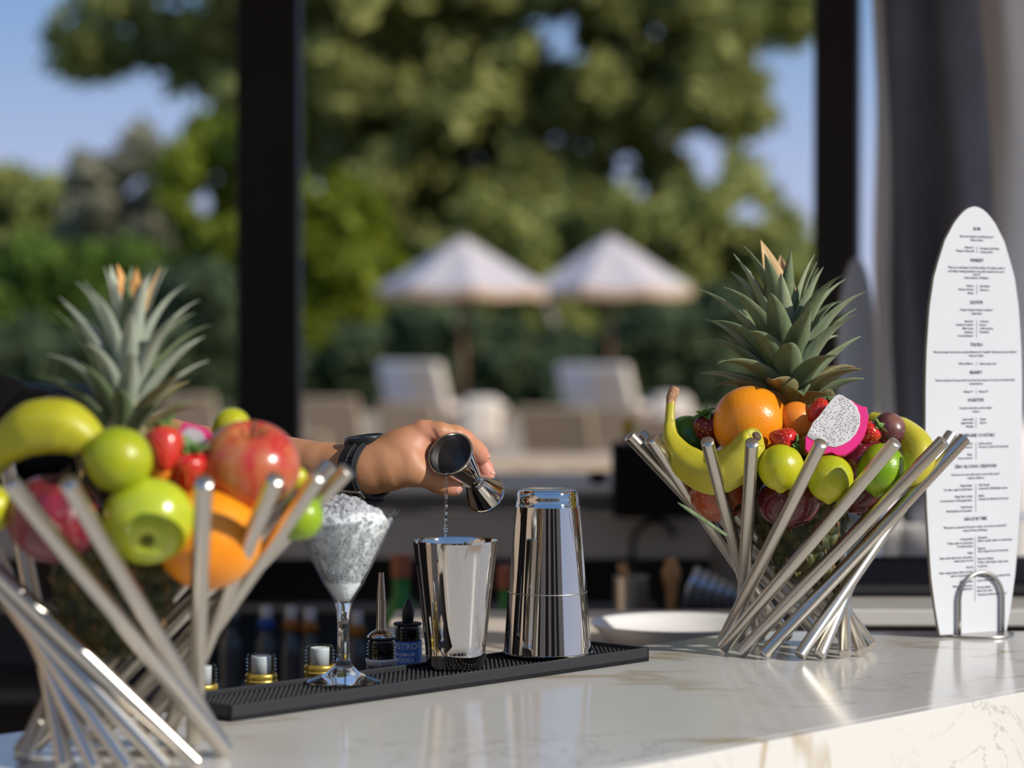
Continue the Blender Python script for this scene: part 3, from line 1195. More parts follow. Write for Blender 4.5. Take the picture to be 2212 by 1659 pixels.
def pineapple(label, base, top, rb, crown, style, seed, dry):
    """base/top of the fruit body in world space; crown = crown length"""
    R = random.Random(seed)
    ax = (Vector(top) - Vector(base))
    H = ax.length
    o = thing('pineapple', label, 'pineapple', base, rot=zto(ax, R.random()))
    prof = []
    for i in range(19):
        t = i / 18
        q = math.sin(PI * (.06 + .90 * t)) ** .62
        prof.append((rb * q * (1 - .10 * t) if 0 < i < 18 else 0, H * t))
    m = MB().lathe(prof, 30)
    m.build('body', MAT['pine'], o)
    # eyes: each a raised diamond with a pointed bract
    eye, tips = MB(), MB()
    rows = 11
    for j in range(rows):
        t = .07 + .86 * j / (rows - 1)
        ra = np.interp(t * H, [p[1] for p in prof], [p[0] for p in prof])
        nn = 12
        for k in range(nn):
            a = 2 * PI * (k + .5 * (j % 2)) / nn + .12 * j
            p = Vector((ra * math.cos(a), ra * math.sin(a), t * H))
            nrm = Vector((math.cos(a), math.sin(a), (t - .5) * .8)).normalized()
            q = zto(nrm)
            sx_ = ra * PI / nn * .95
            eye.lathe([(sx_, -.0006), (sx_ * .8, .0022), (sx_ * .35, .0034), (0, .0030)], 6, Matrix.Translation(p) @ q.to_matrix().to_4x4())
            up = Vector((-math.cos(a) * .2, -math.sin(a) * .2, 1)).normalized()
            tips.tube([p + nrm * .002, p + nrm * .0055 + up * .003, p + nrm * .0062 + up * .012], [.0028, .0024, .0003], 5, flat=.5)
    s = eye.build('eyes', MAT['pine'], o, smooth=True)
    s['kind'] = 'stuff'
    s = tips.build('bracts', MAT['pine_tip'], o)
    s['kind'] = 'stuff'
    GA = 2.39996
    n = style['n']
    core = MB().lathe([(.018, H - .012), (.019, H), (.014, H + crown * .25), (.008, H + crown * .5), (0, H + crown * .55)], 14)
    core.build('crown_core', MAT['pl_brown'], o)
    for i in range(n):
        t = i / (n - 1)                     # 0 low outer .. 1 top inner
        a = i * GA + R.uniform(-.15, .15)
        L = crown * np.interp(t, [0, .18, .45, .75, 1], style['len']) * R.uniform(.9, 1.1)
        til = np.interp(t, [0, .2, .5, .8, 1], style['tilt']) + R.uniform(-5, 5)
        wd = style['w'] * np.interp(t, [0, .3, .7, 1], [1.05, 1.0, .9, .7])
        z = H - .006 + crown * style['rise'] * t ** 1.15
        r0 = .016 * (1 - .75 * t) + .002
        cu = style['curl'] * R.uniform(.5, 1.5) * (1 if t < .8 else .6)
        if i in dry:
            wd *= 1.8
        b = blade(L, wd, cu, .62, 11, base=.8)
        if i in dry:
            mt = MAT[dry[i]]
        elif t < .26:
            mt = MAT['pl_brown'] if R.random() < style['brown'] else MAT['pl_green']
        else:
            mt = MAT[style['pale']] if R.random() < style['grey'] else MAT['pl_green']
        lo = b.build('leaf', mt, o, loc=(r0 * math.cos(a), r0 * math.sin(a), z), rot=Quaternion((0, 0, 1), a) @ Quaternion((0, 1, 0), math.radians(til)))
        if i in dry:
            lo['label'] = 'dried brown leaf'
    return o


# bananas ------------------------------------------------------------------
def banana_mat(name, c1, c2):
    t = NT(name)
    c = t.ramp(t.noise(14, 2), [(.35, c1), (.65, c2)])
    sp = t.ramp(t.noise(160, 2, .5), [(.70, (0, 0, 0)), (.76, (1, 1, 1))])
    c = t.mix(sp, c, (.10, .055, .015))
    t.base(c)
    t.set(Roughness=.42)
    t.b.inputs['Subsurface Weight'].default_value = .08
    t.b.inputs['Subsurface Scale'].default_value = .003
    return t.m


MAT['banana'] = banana_mat('banana_peel', (.46, .41, .022), (.53, .48, .04))
MAT['bananag'] = banana_mat('green_banana_peel', (.42, .40, .012), (.50, .48, .02))
MAT['bananatip'] = M('banana_tip', (.07, .045, .03), .9, c2=(.16, .11, .07), vs=200)
MAT['bananacut'] = M('banana_cut_stem', (.52, .30, .17), .9, c2=(.30, .17, .09), vs=250, bump=(400, .6, .002))


def spline(pts, n):
    """Catmull-Rom through the points"""
    p = [Vector(q) for q in pts]
    p = [p[0] * 2 - p[1]] + p + [p[-1] * 2 - p[-2]]
    out = []
    m = len(p) - 3
    for i in range(n + 1):
        t = i / n * m
        k = min(int(t), m - 1)
        u = t - k
        a, b, c, d = p[k:k + 4]
        out.append(.5 * ((2 * b) + (c - a) * u + (2 * a - 5 * b + 4 * c - d) * u * u + (-a + 3 * b - 3 * c + d) * u ** 3))
    return out


def banana(label, pts, rads, mat, stem_i=.2, cut=True, nib=True):
    c = Vector(pts[len(pts) // 2])
    o = thing('banana', label, 'banana', c)
    n = 44
    sp = [p - c for p in spline(pts, n)]
    rr = [float(np.interp(i / n, np.linspace(0, 1, len(rads)), rads)) for i in range(n + 1)]
    m = MB()
    k5 = 20
    t = [(sp[min(i + 1, n)] - sp[max(i - 1, 0)]).normalized() for i in range(n + 1)]
    x = Vector((0, 1, 0))
    v = []
    for i, p in enumerate(sp):
        x = (x - t[i] * x.dot(t[i])).normalized()
        y = t[i].cross(x)
        for k in range(k5):
            a = 2 * PI * k / k5
            q = rr[i] * (1 + .045 * math.cos(5 * a + .4))
            v.append(p + (x * math.cos(a) + y * math.sin(a)) * q)
    f = [(i * k5 + k, i * k5 + (k + 1) % k5, (i + 1) * k5 + (k + 1) % k5, (i + 1) * k5 + k) for i in range(n) for k in range(k5)]
    f += [tuple(reversed(range(k5))), tuple(range(n * k5, n * k5 + k5))]
    m.add(v, f)
    m.build('peel', mat, o, auto=50)
    if cut:
        d = -t[0]
        m2 = MB()
        R = random.Random(3)
        m2.tube([sp[0] - d * .003, sp[0] + d * .004, sp[0] + d * .010 + Vector((.002, 0, 0)), sp[0] + d * .0155 + Vector((.004, 0, 0))], [rr[0] * 1.02, rr[0] * 1.15, rr[0] * 1.25, rr[0] * 1.1], 12)
        m2.v = [tuple(Vector(q) + Vector((R.uniform(-1, 1), R.uniform(-1, 1), R.uniform(-1, 1))) * .0006) for q in m2.v]
        m2.build('cut_stem', MAT['bananacut'], o, smooth=False)
    if nib:
        d = t[-1]
        MB().tube([sp[-1] - d * .001, sp[-1] + d * .002, sp[-1] + d * .0035], [rr[-1] * .85, rr[-1] * .80, rr[-1] * .45], 12).build('blossom_end', MAT['bananatip'], o)
    return o


# ================================================================== right basket contents
S0 = FPX / YR / 1000        # px per mm at the basket's middle


def FR(px, py, off):
    """photo point at the basket's depth + off metres"""
    return P(px, py, YR + off)


pineapple('sharp pineapple with broad green crown standing in the steel basket by the menu', FR(1742, 1262, .0), FR(1708, 876, .0), .051, .148,
          dict(n=54, len=[.36, .48, .70, .84, .80], tilt=[70, 56, 34, 16, 4], w=.0185, rise=.38, curl=.75, brown=.75, grey=.45, pale='pl_grey'), 5, {53: 'pl_dry', 50: 'pl_dry'})

round_fruit('orange', 'large pitted orange in front of the sharp pineapple crown', 'orange', 'orange', FR(1620, 913, -.050), .0385, (.75, -.45, -.2), MAT['orange'], (1.0, 1.0, 1.03))
round_fruit('apricot', 'smooth orange apricot between big orange and strawberry', 'apricot', 'orange', FR(1720, 905, -.060), .0185, (.3, -.2, .9), MAT['apricot'], stem=False)
round_fruit('lime', 'yellow green lime right of the upturned banana end, nipple pointing down', 'lime', 'citrus', FR(1687, 1010, -.108), .0230, (.05, .25, .95), MAT['limey'], spin=1)
round_fruit('lime', 'yellow lime between two steel rods directly below the dragon fruit wedge', 'lime', 'citrus', FR(1793, 1033, -.104), .0234, (.08, .2, .95), MAT['limey'], spin=2)
round_fruit('lime', 'green lime with stem nub below, beside the leaning rod under the passion fruit', 'lime', 'citrus', FR(1903, 1014, -.078), .0253, (.22, .25, .95), MAT['limeg'], (1, 1, 1.03), spin=3)
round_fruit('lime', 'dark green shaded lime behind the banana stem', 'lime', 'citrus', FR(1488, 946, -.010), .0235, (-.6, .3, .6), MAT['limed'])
round_fruit('mango', 'olive yellow fruit half hidden behind the dragon fruit wedge', 'mango', 'orange', FR(1752, 950, -.052), .0185, (.2, 0, 1), MAT['mango'], stem=False)
round_fruit('passion_fruit', 'purple dimpled passion fruit at the basket rim beside the leafy strawberry', 'passion fruit', 'plum', FR(1922, 930, -.045), .0178, (-.35, .2, .9), MAT['plum'], stem=False)
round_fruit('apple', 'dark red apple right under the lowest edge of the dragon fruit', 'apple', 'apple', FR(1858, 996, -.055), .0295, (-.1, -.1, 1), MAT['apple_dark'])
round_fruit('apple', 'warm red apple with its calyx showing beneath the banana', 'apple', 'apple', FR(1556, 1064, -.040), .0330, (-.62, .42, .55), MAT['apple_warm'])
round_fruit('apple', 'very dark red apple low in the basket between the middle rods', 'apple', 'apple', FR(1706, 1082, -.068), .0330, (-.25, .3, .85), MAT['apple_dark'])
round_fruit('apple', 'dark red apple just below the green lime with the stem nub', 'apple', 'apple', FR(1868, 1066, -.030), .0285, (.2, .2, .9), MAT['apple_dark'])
strawberry('red strawberry with golden seeds leaning on the dragon fruit wedge', FR(1771, 888, -.072), .0125, (.75, .3, .62), spin=.3)
strawberry('small strawberry tucked under the big orange and above the lime', FR(1693, 950, -.098), .0135, (.75, -.42, -.25), spin=.8)
strawberry('strawberry with long green leaves between dragon fruit and passion fruit', FR(1876, 936, -.070), .0120, (.72, -.25, .65), spin=.2)
strawberry('dark strawberry in shade left of the big orange', FR(1535, 928, -.035), .0175, (-.30, -.2, .9), MAT['berryshade'], spin=.5)

banana('ripe banana curving up to a torn stem at the left of the sharp basket',
       [FR(1449, 868, -.035), FR(1447, 905, -.040), FR(1450, 948, -.048), FR(1484, 998, -.062), FR(1545, 1026, -.080), FR(1600, 995, -.094), FR(1627, 950, -.100), FR(1634, 943, -.103)],
       [.0047, .0050, .0092, .0175, .0212, .0208, .0145, .0062], MAT['banana'])
banana('pale banana lying behind the green lime at the far rim of the basket',
       [FR(1880, 905, -.02), FR(1940, 930, -.035), FR(1975, 958, -.05), FR(1985, 990, -.06), FR(1965, 1020, -.06), FR(1930, 1040, -.05)],
       [.008, .0155, .0165, .017, .015, .008], MAT['banana'], cut=False, nib=False)

# dragon fruit wedge ---------------------------------------------------------
MAT['dflesh'] = M('dragon_flesh', (.72, .70, .69), .32, c2=(.60, .58, .58), vs=90, sss=.25, bump=(500, .3, .001))
MAT['dpink'] = M('dragon_rind', (.80, .012, .22), .4, c2=(.70, .02, .20), vs=60, sss=.1)
MAT['dseed'] = M('dragon_seed', (.006, .006, .008), .3)


def dragon(label, org, sc, out_in, out_skin, rot, seeds, depth):
    """out_in: flesh face outline, out_skin: rind outline, both (x, y) mm about org; the wedge tapers backwards"""
    o = thing('dragon_fruit_wedge', label, 'dragon fruit', org, rot=rot)

    def taper(poly, lay):
        m = MB()
        v = []
        n = len(poly)
        cx = sum(p[0] for p in poly) / n
        cy = sum(p[1] for p in poly) / n
        for y, k, sh in lay:
            v += [((cx + (p[0] - cx) * k + sh[0]) * sc, y * sc, (cy + (p[1] - cy) * k + sh[1]) * sc) for p in poly]
        f = [tuple(range(n))]
        for j in range(len(lay) - 1):
            f += [(j * n + i, (j + 1) * n + i, (j + 1) * n + (i + 1) % n, j * n + (i + 1) % n) for i in range(n)]
        f.append(tuple(reversed(range((len(lay) - 1) * n, len(lay) * n))))
        return m.add(v, f)
    taper(out_in, [(-.3, .985, (0, 0)), (.2, 1.0, (0, 0)), (depth * .5, .9, (2, -1)), (depth * .8, .75, (4, -2))]).build('flesh', MAT['dflesh'], o, auto=50)
    taper(out_skin, [(.6, 1.0, (0, 0)), (depth * .25, 1.03, (1, -.5)), (depth * .6, .93, (3, -1.5)), (depth, .55, (6, -3))]).build('rind', MAT['dpink'], o, auto=60)
    s = MB()
    R = random.Random(4)
    n = len(out_in)
    ins = 0
    xs = [p[0] for p in out_in]
    ys = [p[1] for p in out_in]

    def inside(x, y, poly):
        c = False
        for i in range(len(poly)):
            a, b = poly[i], poly[i - 1]
            if (a[1] > y) != (b[1] > y) and x < (b[0] - a[0]) * (y - a[1]) / (b[1] - a[1]) + a[0]:
                c = not c
        return c
    cx, cy = sum(xs) / n, sum(ys) / n
    sm = [(cx + (p[0] - cx) * .93, cy + (p[1] - cy) * .93) for p in out_in]
    placed = []
    tries = 0
    while ins < seeds and tries < 6000:
        tries += 1
        x, y = R.uniform(min(xs), max(xs)), R.uniform(min(ys), max(ys))
        if not inside(x, y, sm) or any((x - a) ** 2 + (y - b) ** 2 < 1.9 for a, b in placed):
            continue
        placed.append((x, y))
        ins += 1
        q = Matrix.Rotation(R.uniform(.3, 1.3), 4, 'Y')
        s.lathe([(0, -.75 * sc), (.38 * sc, -.2 * sc), (.36 * sc, .3 * sc), (0, .75 * sc)], 6, Matrix.Translation((x * sc, -.35 * sc, y * sc)) @ q)
    k = s.build('seeds', MAT['dseed'], o)
    k['kind'] = 'stuff'
    return o


def dz(pts, k=6.144 * 2.125, ox=760, oy=600):
    return [((x - ox) / k, -(y - oy) / k) for x, y in pts]


flesh = dz([(370, 742), (402, 680), (470, 560), (560, 470), (640, 370), (740, 250), (790, 205), (835, 185), (885, 200), (935, 235), (1000, 272), (1075, 360), (1108, 480), (1098, 600), (1040, 720), (950, 812), (850, 872), (740, 905), (600, 880), (500, 832), (420, 785)])
rind = dz([(362, 752), (420, 700), (520, 600), (640, 480), (760, 360), (860, 290), (940, 262), (1000, 264), (1062, 310), (1140, 350), (1196, 358), (1200, 420), (1216, 462), (1195, 560), (1180, 640), (1140, 740), (1080, 830), (985, 925), (880, 1000), (770, 1004), (700, 965), (560, 985), (455, 1002), (385, 965), (350, 915)])
dragon('pink rimmed dragon fruit wedge with seeded white flesh atop the sharp basket', P(1680 + 760 / 6.144, 820 + 600 / 6.144, YR - .105), .001, flesh, rind, Quaternion((0, 0, 1), math.radians(6)) @ Quaternion((1, 0, 0), math.radians(-14)), 190, 18)
lb = MB().tube(spline([FR(1463, 1085, -.165), FR(1500, 1110, -.160), FR(1570, 1157, -.135)], 10), [.0004, .0011, .0016, .0018, .002, .002, .002, .002, .002, .0019, .0016], 6, flat=.3)
c = FR(1500, 1110, -.16)
lb.v = [tuple(Vector(q) - c) for q in lb.v]
tag(lb.build('leaf_blade', MAT['pl_green'], loc=c), 'thin loose green leaf blade caught across the sharp steel rods', 'leaf')

# ================================================================== left basket contents
def FL(px, py, off):
    return P(px, py, YL + off)


pineapple('blurred pineapple with narrow grey green crown and dried orange tip', FL(238, 1430, .0), FL(268, 925, .0), .050, .130,
          dict(n=50, len=[.36, .46, .60, .66, .56], tilt=[50, 42, 28, 14, 4], w=.0098, rise=.50, curl=.6, brown=.25, grey=.8, pale='pl_pale'), 12, {48: 'pl_dry2', 49: 'pl_dry2', 47: 'pl_dry'})
round_fruit('apple', 'big blurred red apple on top of the near basket', 'apple', 'apple', FL(540, 1008, -.035), .0385, (.05, -.42, .9), MAT['apple_red'])
round_fruit('lime', 'blurred lime beside the banana on the near basket', 'lime', 'orange', FL(255, 993, -.100), .0252, (.2, .1, 1), MAT['lime'], stem=False)
round_fruit('apple', 'blurred green apple facing out with its calyx between the near rods', 'apple', 'apple', FL(320, 1128, -.094), .0340, (-.1, .86, .42), MAT['apple_green'])
round_fruit('orange', 'blurred orange below the red apple behind the upright rod', 'orange', 'orange', FL(448, 1163, -.052), .0405, (0, .2, 1), MAT['orange'])
round_fruit('apricot', 'small blurred orange apricot between lime and green apple', 'apricot', 'orange', FL(343, 1008, -.055), .0135, (.2, .2, 1), MAT['apricot'], stem=False)
round_fruit('lime', 'blurred bright lime outside the near rods touching the cocktail glass', 'lime', 'citrus', FL(650, 1117, -.005), .0175, (.4, .1, .8), MAT['limeg'])
round_fruit('apple', 'blurred dark red apple behind two near slanting rods', 'apple', 'apple', FL(122, 1122, -.085), .0375, (.1, -.2, 1), apple_mat('crimson_apple', (.26, .018, .03), (.09, .012, .02), amount=.6))
round_fruit('lime', 'blurred yellow lime cut off by the left picture edge', 'lime', 'citrus', FL(-16, 1098, -.09), .0165, (.1, .1, 1), MAT['limey'])
round_fruit('lime', 'blurred yellow green lime peeping over the big red apple', 'lime', 'citrus', FL(500, 925, .02), .0155, (.3, .1, .9), MAT['limey'])
round_fruit('apple', 'dark red fruit top showing behind the blurred banana', 'apple', 'apple', FL(125, 898, .03), .0190, (0, .1, 1), MAT['apple_dark'])
round_fruit('lime', 'tiny blurred yellow lime squeezed between red apple and forearm', 'lime', 'citrus', FL(640, 1032, -.02), .0085, (.6, .2, .5), MAT['limey'])
strawberry('blurred red strawberry above the small apricot', FL(354, 968, -.060), .0158, (-.1, .5, .8), spin=.2)
strawberry('blurred strawberry with leaves against the big red apple', FL(405, 1012, -.052), .0160, (.25, -.25, .85), spin=.9)
banana('thick blurred yellow green banana at the left picture edge',
       [FL(-25, 1020, -.06), FL(10, 965, -.075), FL(70, 928, -.085), FL(140, 925, -.09), (FL(188, 955, -.09)), FL(200, 985, -.088)],
       [.008, .0150, .0205, .0205, .0150, .006], MAT['bananag'], cut=False)
fl2 = [(-8, -5), (-9, 2), (-5, 7), (2, 6), (8, 2), (9, -5), (4, -9), (-3, -9)]
rd2 = [(-10, -4), (-11, 4), (-7, 11), (-3, 10), (4, 8), (10, 5), (12, 1), (9, -2), (2, -2)]
dragon('blurred dragon fruit piece peeping out beside the big red apple', FL(418, 942, -.02), .001, fl2, rd2, Quaternion((0, 0, 1), .1), 26, 12)

# ================================================================== shaker tins, glass, bottles
ZM = CT + .0107           # top of the mat's nubs


def tin_profile(h, rb, rt, open_up=True):
    """wall with thickness, base down"""
    p = [(0, .004), (rb * .80, .003), (rb * .86, 0), (rb * .95, .001), (rb * .985, .005), (rb, .012), (rb + .0006, .0135), (rb + .0002, .015)]
    for i in range(1, 13):
        t = i / 12
        p.append((rb + (rt - rb) * t, .015 + (h - .015) * t))
    p += [(rt + .0007, h - .0006), (rt + .0006, h + .0008), (rt - .0004, h + .0008)]
    for i in range(12, -1, -1):
        t = i / 12
        p.append((rb - .0014 + (rt - rb) * t, .010 + (h - .011) * t))
    p.append((0, .008))
    return p


c = P(984, 1441, 2.379)
o = thing('shaker_tin', 'upright open polished shaker tin catching the poured stream', 'shaker tin', (c.x, c.y, ZM + .0002))
MB().lathe(tin_profile(.1230, .0288, .0413), 72).build('cup', MAT['mirror'], o, auto=40)

c = P(1183, 1414, 2.466)
o = thing('shaker_tin', 'taller polished shaker tin standing upside down on the bar mat', 'shaker tin', (c.x, c.y, CT + .0146))
H = .1650
pr = [(0, H - .001), (.0265, H - .0005), (.0290, H - .0014), (.0306, H - .0045), (.0313, H - .010), (.0317, H - .0165), (.0323, H - .0172), (.0324, H - .0182)]
for i in range(1, 13):
    t = i / 12
    pr.append((.0324 + (.0446 - .0324) * t, (H - .0182) * (1 - t) + .0012 * t))
pr += [(.0456, .0008), (.0455, -.0003), (.0444, -.0002)]
for i in range(12, -1, -1):
    t = i / 12
    pr.append((.0310 + (.0432 - .0310) * t, (H - .020) * (1 - t) + .001 * t))
pr.append((0, H - .006))
tm = MB().lathe(list(reversed(pr)), 72)
tm.build('cup', MAT['mirror'], o, auto=40)
MB().lathe([(.0397, .0606), (.0400, .0609), (.0400, .0615), (.0395, .0617)], 72).build('seam_line', MAT['steel'], o)

# cocktail glass -------------------------------------------------------------
gx = P(742, 1477, 2.275)
gl = thing('cocktail_glass', 'stemmed clear cocktail glass heaped with crushed ice', 'glass', (gx.x, gx.y, ZM + .0002))
GH, GR = .1595, .0520
outer = [(0, 0), (.030, 0), (.0342, .0007), (.0345, .0016), (.033, .0026), (.024, .0056), (.014, .0105), (.0085, .0155), (.0064, .021), (.0058, .028), (.0052, .044), (.0054, .056), (.0064, .066), (.0082, .0745), (.0125, .0825), (.0180, .0905)]
outer += [(.0180 + (GR - .0180) * t, .0905 + (GH - .0905) * t) for t in (.2, .4, .6, .8, 1.0)]
inner = [(GR - .0004, GH + .0006), (GR - .0010, GH)]
inner += [(.0168 + (GR - .0012 - .0168) * t, .0915 + (GH - .0915) * t) for t in (.8, .6, .4, .2, 0)]
inner += [(.0112, .0848), (.0060, .0795), (.0028, .0775), (0, .077)]
k0 = 13
MB().lathe(outer[:k0 + 1] + [(.0060, .0752), (0, .0756)], 64).build('stem_and_foot', MAT['glass'], gl, auto=60)
MB().lathe(outer[k0:] + inner[:7] + [(.0114, .0832), (.0072, .0758)], 64).build('bowl', MAT['thin'], gl, auto=60)

# crushed ice
t = NT('ice')
t.base((.97, .98, 1.0))
t.set(Roughness=.05, IOR=1.31)
t.b.inputs['Transmission Weight'].default_value = .70
t.b.inputs['Specular IOR Level'].default_value = .8
MAT['ice'] = t.m
t = NT('ice_core')
t.base((.88, .89, .90))
t.set(Roughness=.5)
t.b.inputs['Subsurface Weight'].default_value = .5
t.b.inputs['Subsurface Radius'].default_value = (1, 1, 1)
t.b.inputs['Subsurface Scale'].default_value = .012
t.bump(t.noise(260, 3), .8, .002)
MAT['icecore'] = t.m
ice = thing('crushed_ice', 'heap of crushed ice mounded above the cocktail glass rim', 'ice', (gx.x, gx.y, ZM))


def bowl_r(z):
    return .0168 + (GR - .0012 - .0168) * (z - .0915) / (GH - .0915)


core = MB().lathe([(0, .0762), (.0066, .0764), (.0108, .0834), (.0160, .0912), (bowl_r(.097) - .003, .0968), (bowl_r(.120) - .0030, .120), (bowl_r(.145) - .0030, .145), (bowl_r(.150) - .0034, .150), (.036, .158), (.024, .1625), (.012, .165), (0, .166)], 40)
ic = core.build('ice_core', MAT['icecore'], ice)
R = random.Random(21)
ch = MB()


def chip(p, s):
    q = [Vector((R.uniform(-1, 1), R.uniform(-1, 1), R.uniform(-1, 1))).normalized() * R.uniform(.75, 1.15) for _ in range(1)]
    b = [(0, 0, 1.1), (0, 0, -1.0)] + [(math.cos(a) * R.uniform(.8, 1.15), math.sin(a) * R.uniform(.8, 1.15), R.uniform(-.55, .55)) for a in [k * PI / 3 + R.uniform(-.3, .3) for k in range(6)]]
    rot = Quaternion(q[0], R.uniform(0, 6)).to_matrix()
    v = [Vector(p) + rot @ (Vector(x) * s) for x in b]
    f = []
    for k in range(6):
        f += [(0, 2 + k, 2 + (k + 1) % 6), (1, 2 + (k + 1) % 6, 2 + k)]
    ch.add(v, f)


for _ in range(1150):
    z = R.uniform(.0945, .152)
    a = R.uniform(0, 2 * PI)
    s = R.uniform(.0013, .0027)
    ra = bowl_r(z) - s * 1.18
    chip((ra * math.cos(a), ra * math.sin(a), z), s)
for _ in range(440):
    ra = .0405 * math.sqrt(R.random())
    a = R.uniform(0, 2 * PI)
    z = .150 + (.0205 * (1 - (ra / .043) ** 1.7)) + R.uniform(-.0015, .0025)
    # the heap leans a little to the viewer's left
    chip((ra * math.cos(a) - .003, ra * math.sin(a), z), R.uniform(.0022, .0046))
k = ch.build('ice_chips', MAT['ice'], ice, smooth=False)
k['kind'] = 'stuff'
ice['kind'] = 'stuff'

# bottle necks rising from the speed rail ------------------------------------
MAT['gold'] = M('gold_foil', (.62, .44, .09), .35, metal=.7, c2=(.50, .36, .07), vs=200)
MAT['liner'] = M('white_pourer_insert', (.74, .76, .78), .4)
MAT['darkglass'] = glass_mat('dark_bottle_content', (.05, .05, .05))
MAT['blue'] = M('blue_label', (.018, .115, .42), .4)
MAT['whitelabel'] = M('white_label', (.62, .63, .66), .5)
MAT['silverink'] = M('silver_ink', (.62, .68, .76), .4)
MAT['darkink'] = M('dark_ink', (.03, .03, .04), .6)
MAT['bottleglass'] = glass_mat('bottle_glass', (.93, .96, .95))


def text_mesh(s, size=1.0, align='LEFT', res=2, bold=0.0):
    cu = bpy.data.curves.new('t', 'FONT')
    cu.body = s
    cu.size = size
    cu.align_x = align
    cu.offset = bold * size
    cu.resolution_u = res
    ob = bpy.data.objects.new('t', cu)
    COL.objects.link(ob)
    dg = bpy.context.evaluated_depsgraph_get()
    ev = ob.evaluated_get(dg)
    me = ev.to_mesh()
    v = [tuple(p.co) for p in me.vertices]
    f = [tuple(p.vertices) for p in me.polygons]
    ev.to_mesh_clear()
    bpy.data.objects.remove(ob)
    bpy.data.curves.remove(cu)
    return v, f


def wrap_text(s, size, rad, z, a0, width=None):
    """text running round a cylinder, centred on angle a0"""
    v, f = text_mesh(s, size, 'CENTER', 3, .012)
    w_ = max(p[0] for p in v) - min(p[0] for p in v)
    k = (width / w_) if width else 1.0
    out = []
    for x, y, _ in v:
        a = a0 + x * k / rad
        out.append((rad * math.cos(a), rad * math.sin(a), z + y))
    return MB().add(out, f)


ZRAIL = .842


MAT['neckglass'] = thin_glass('neck_glass', (.93, .95, .95))


def bottle(label, px, ytop, kind, nn=1.776):
    q = (px - 1106) / FPX
    d = nn / (N2.y + N2.x * q)
    zt = P(px, ytop, d).z
    o = thing('bottle', label, 'bottle', (q * d, d, ZRAIL))
    h = zt - ZRAIL
    rn, rb = .0136, .0340
    prof = [(0, 0), (rb - .004, 0), (rb, .004), (rb, h - .135), (rb * .95, h - .115), (rb * .62, h - .092), (rn + .003, h - .075), (rn + .001, h - .05), (rn, h - .022)]
    th = []
    for i in range(4):
        z = h - .0148 + i * .0033
        th += [(rn - .0004, z - .0012), (rn + .0009, z - .0005), (rn + .0009, z + .0004), (rn - .0004, z + .0011)]
    top = [(rn, h - .002), (rn - .0010, h), (rn - .0034, h), (rn - .0038, h - .003)]
    ins = [(rn - .0040, h - .05), (rb - .006, h - .12), (rb - .003, .008), (0, .006)]
    gm = MAT['neckglass'] if kind == 'clear' else MAT['darkglassbody']
    MB().lathe(prof + th + top + ins, 40).build('glass_body', gm, o, auto=50)
    view = math.atan2(-d, -q * d)
    if kind == 'clear':
        MB().lathe([(0, h - .020), (rn - .0046, h - .020), (rn - .0042, h - .004), (rn - .0044, h - .0018), (rn - .0056, h - .0022), (0, h - .006)], 28).build('pour_insert', MAT['liner'], o)
        MB().lathe([(rn + .0012, h - .060), (rn + .0016, h - .045), (rn + .0012, h - .0270), (rn + .0020, h - .0262), (rn + .0020, h - .0252), (rn + .0008, h - .0245), (rn + .0014, h - .0235), (rn + .0016, h - .0205), (rn + .0010, h - .0188), (rn - .0001, h - .0178), (rn - .0003, h - .019)], 40).build('gold_foil_band', MAT['gold'], o)
    else:
        MB().lathe([(0, h - .06), (rn - .0045, h - .06), (rn - .0045, h - .002), (0, h - .002)], 24).build('stopper', MAT['rubber'], o)
        MB().lathe([(0, h + .0002), (rn + .0012, h + .0002), (rn + .0016, h + .0012), (rn + .001, h + .0026), (0, h + .0026)], 32).build('collar', MAT['rubber'], o)
    if kind == 'spout':
        MB().lathe([(rn + .0006, h + .0026), (rn + .0002, h + .004), (rn * .74, h + .0075), (rn * .42, h + .0098), (.0052, h + .0125), (.0050, h + .036), (.0044, h + .044), (.0032, h + .058), (.0027, h + .0665), (.0020, h + .0665), (.0020, h + .056), (0, h + .05)], 32).build('metal_spout', MAT['steel2'], o, auto=50)
        MB().lathe([(rn + .0012, h - .11), (rn + .0016, h - .075), (rn + .0016, h - .0225), (rn + .0022, h - .0220), (rn + .0022, h - .0190), (rn + .001, h - .0186), (rn, h - .019)], 40).build('neck_label', MAT['whitelabel'], o)
        wrap_text('DOMINGO', .0066, rn + .0018, h - .0285, view - .50, .040).build('label_text', MAT['darkink'], o, smooth=False)
    if kind == 'vodka':
        m = MB()
        m.lathe([(.0055, h + .0026), (.0062, h + .006), (.0066, h + .013), (.0056, h + .019), (.0032, h + .0245), (.0010, h + .0280), (0, h + .0285)], 20, Matrix.Shear('XZ', 4, (0, 0)))
        m.v = [(x + .05 * (z - h) , y, z) for x, y, z in m.v]
        m.build('black_spout', MAT['blackplastic'], o)
        MB().lathe([(rn + .0016, h - .10), (rn + .0016, h - .0165), (rn + .0010, h - .016)], 40).build('neck_label', MAT['blue'], o)
        wrap_text('OSTROV', .0088, rn + .0018, h - .0238, view - .08, .036).build('label_text', MAT['silverink'], o, smooth=False)
        wrap_text('PREMIUM', .0050, rn + .0018, h - .0312, view - .20, .0215).build('label_text', MAT['silverink'], o, smooth=False)
        wrap_text('VODKA', .0066, rn + .0018, h - .0376, view - .20, .0200).build('label_text', MAT['silverink'], o, smooth=False)
    return o


t = NT('dark_bottle')
t.base((.010, .012, .012))
t.set(Roughness=.04)
t.b.inputs['Coat Weight'].default_value = 1.0
t.b.inputs['Coat Roughness'].default_value = .02
MAT['darkglassbody'] = t.m
MAT['steel2'] = steel_mat('pourer_steel', (.55, .50, .46), .14, False)

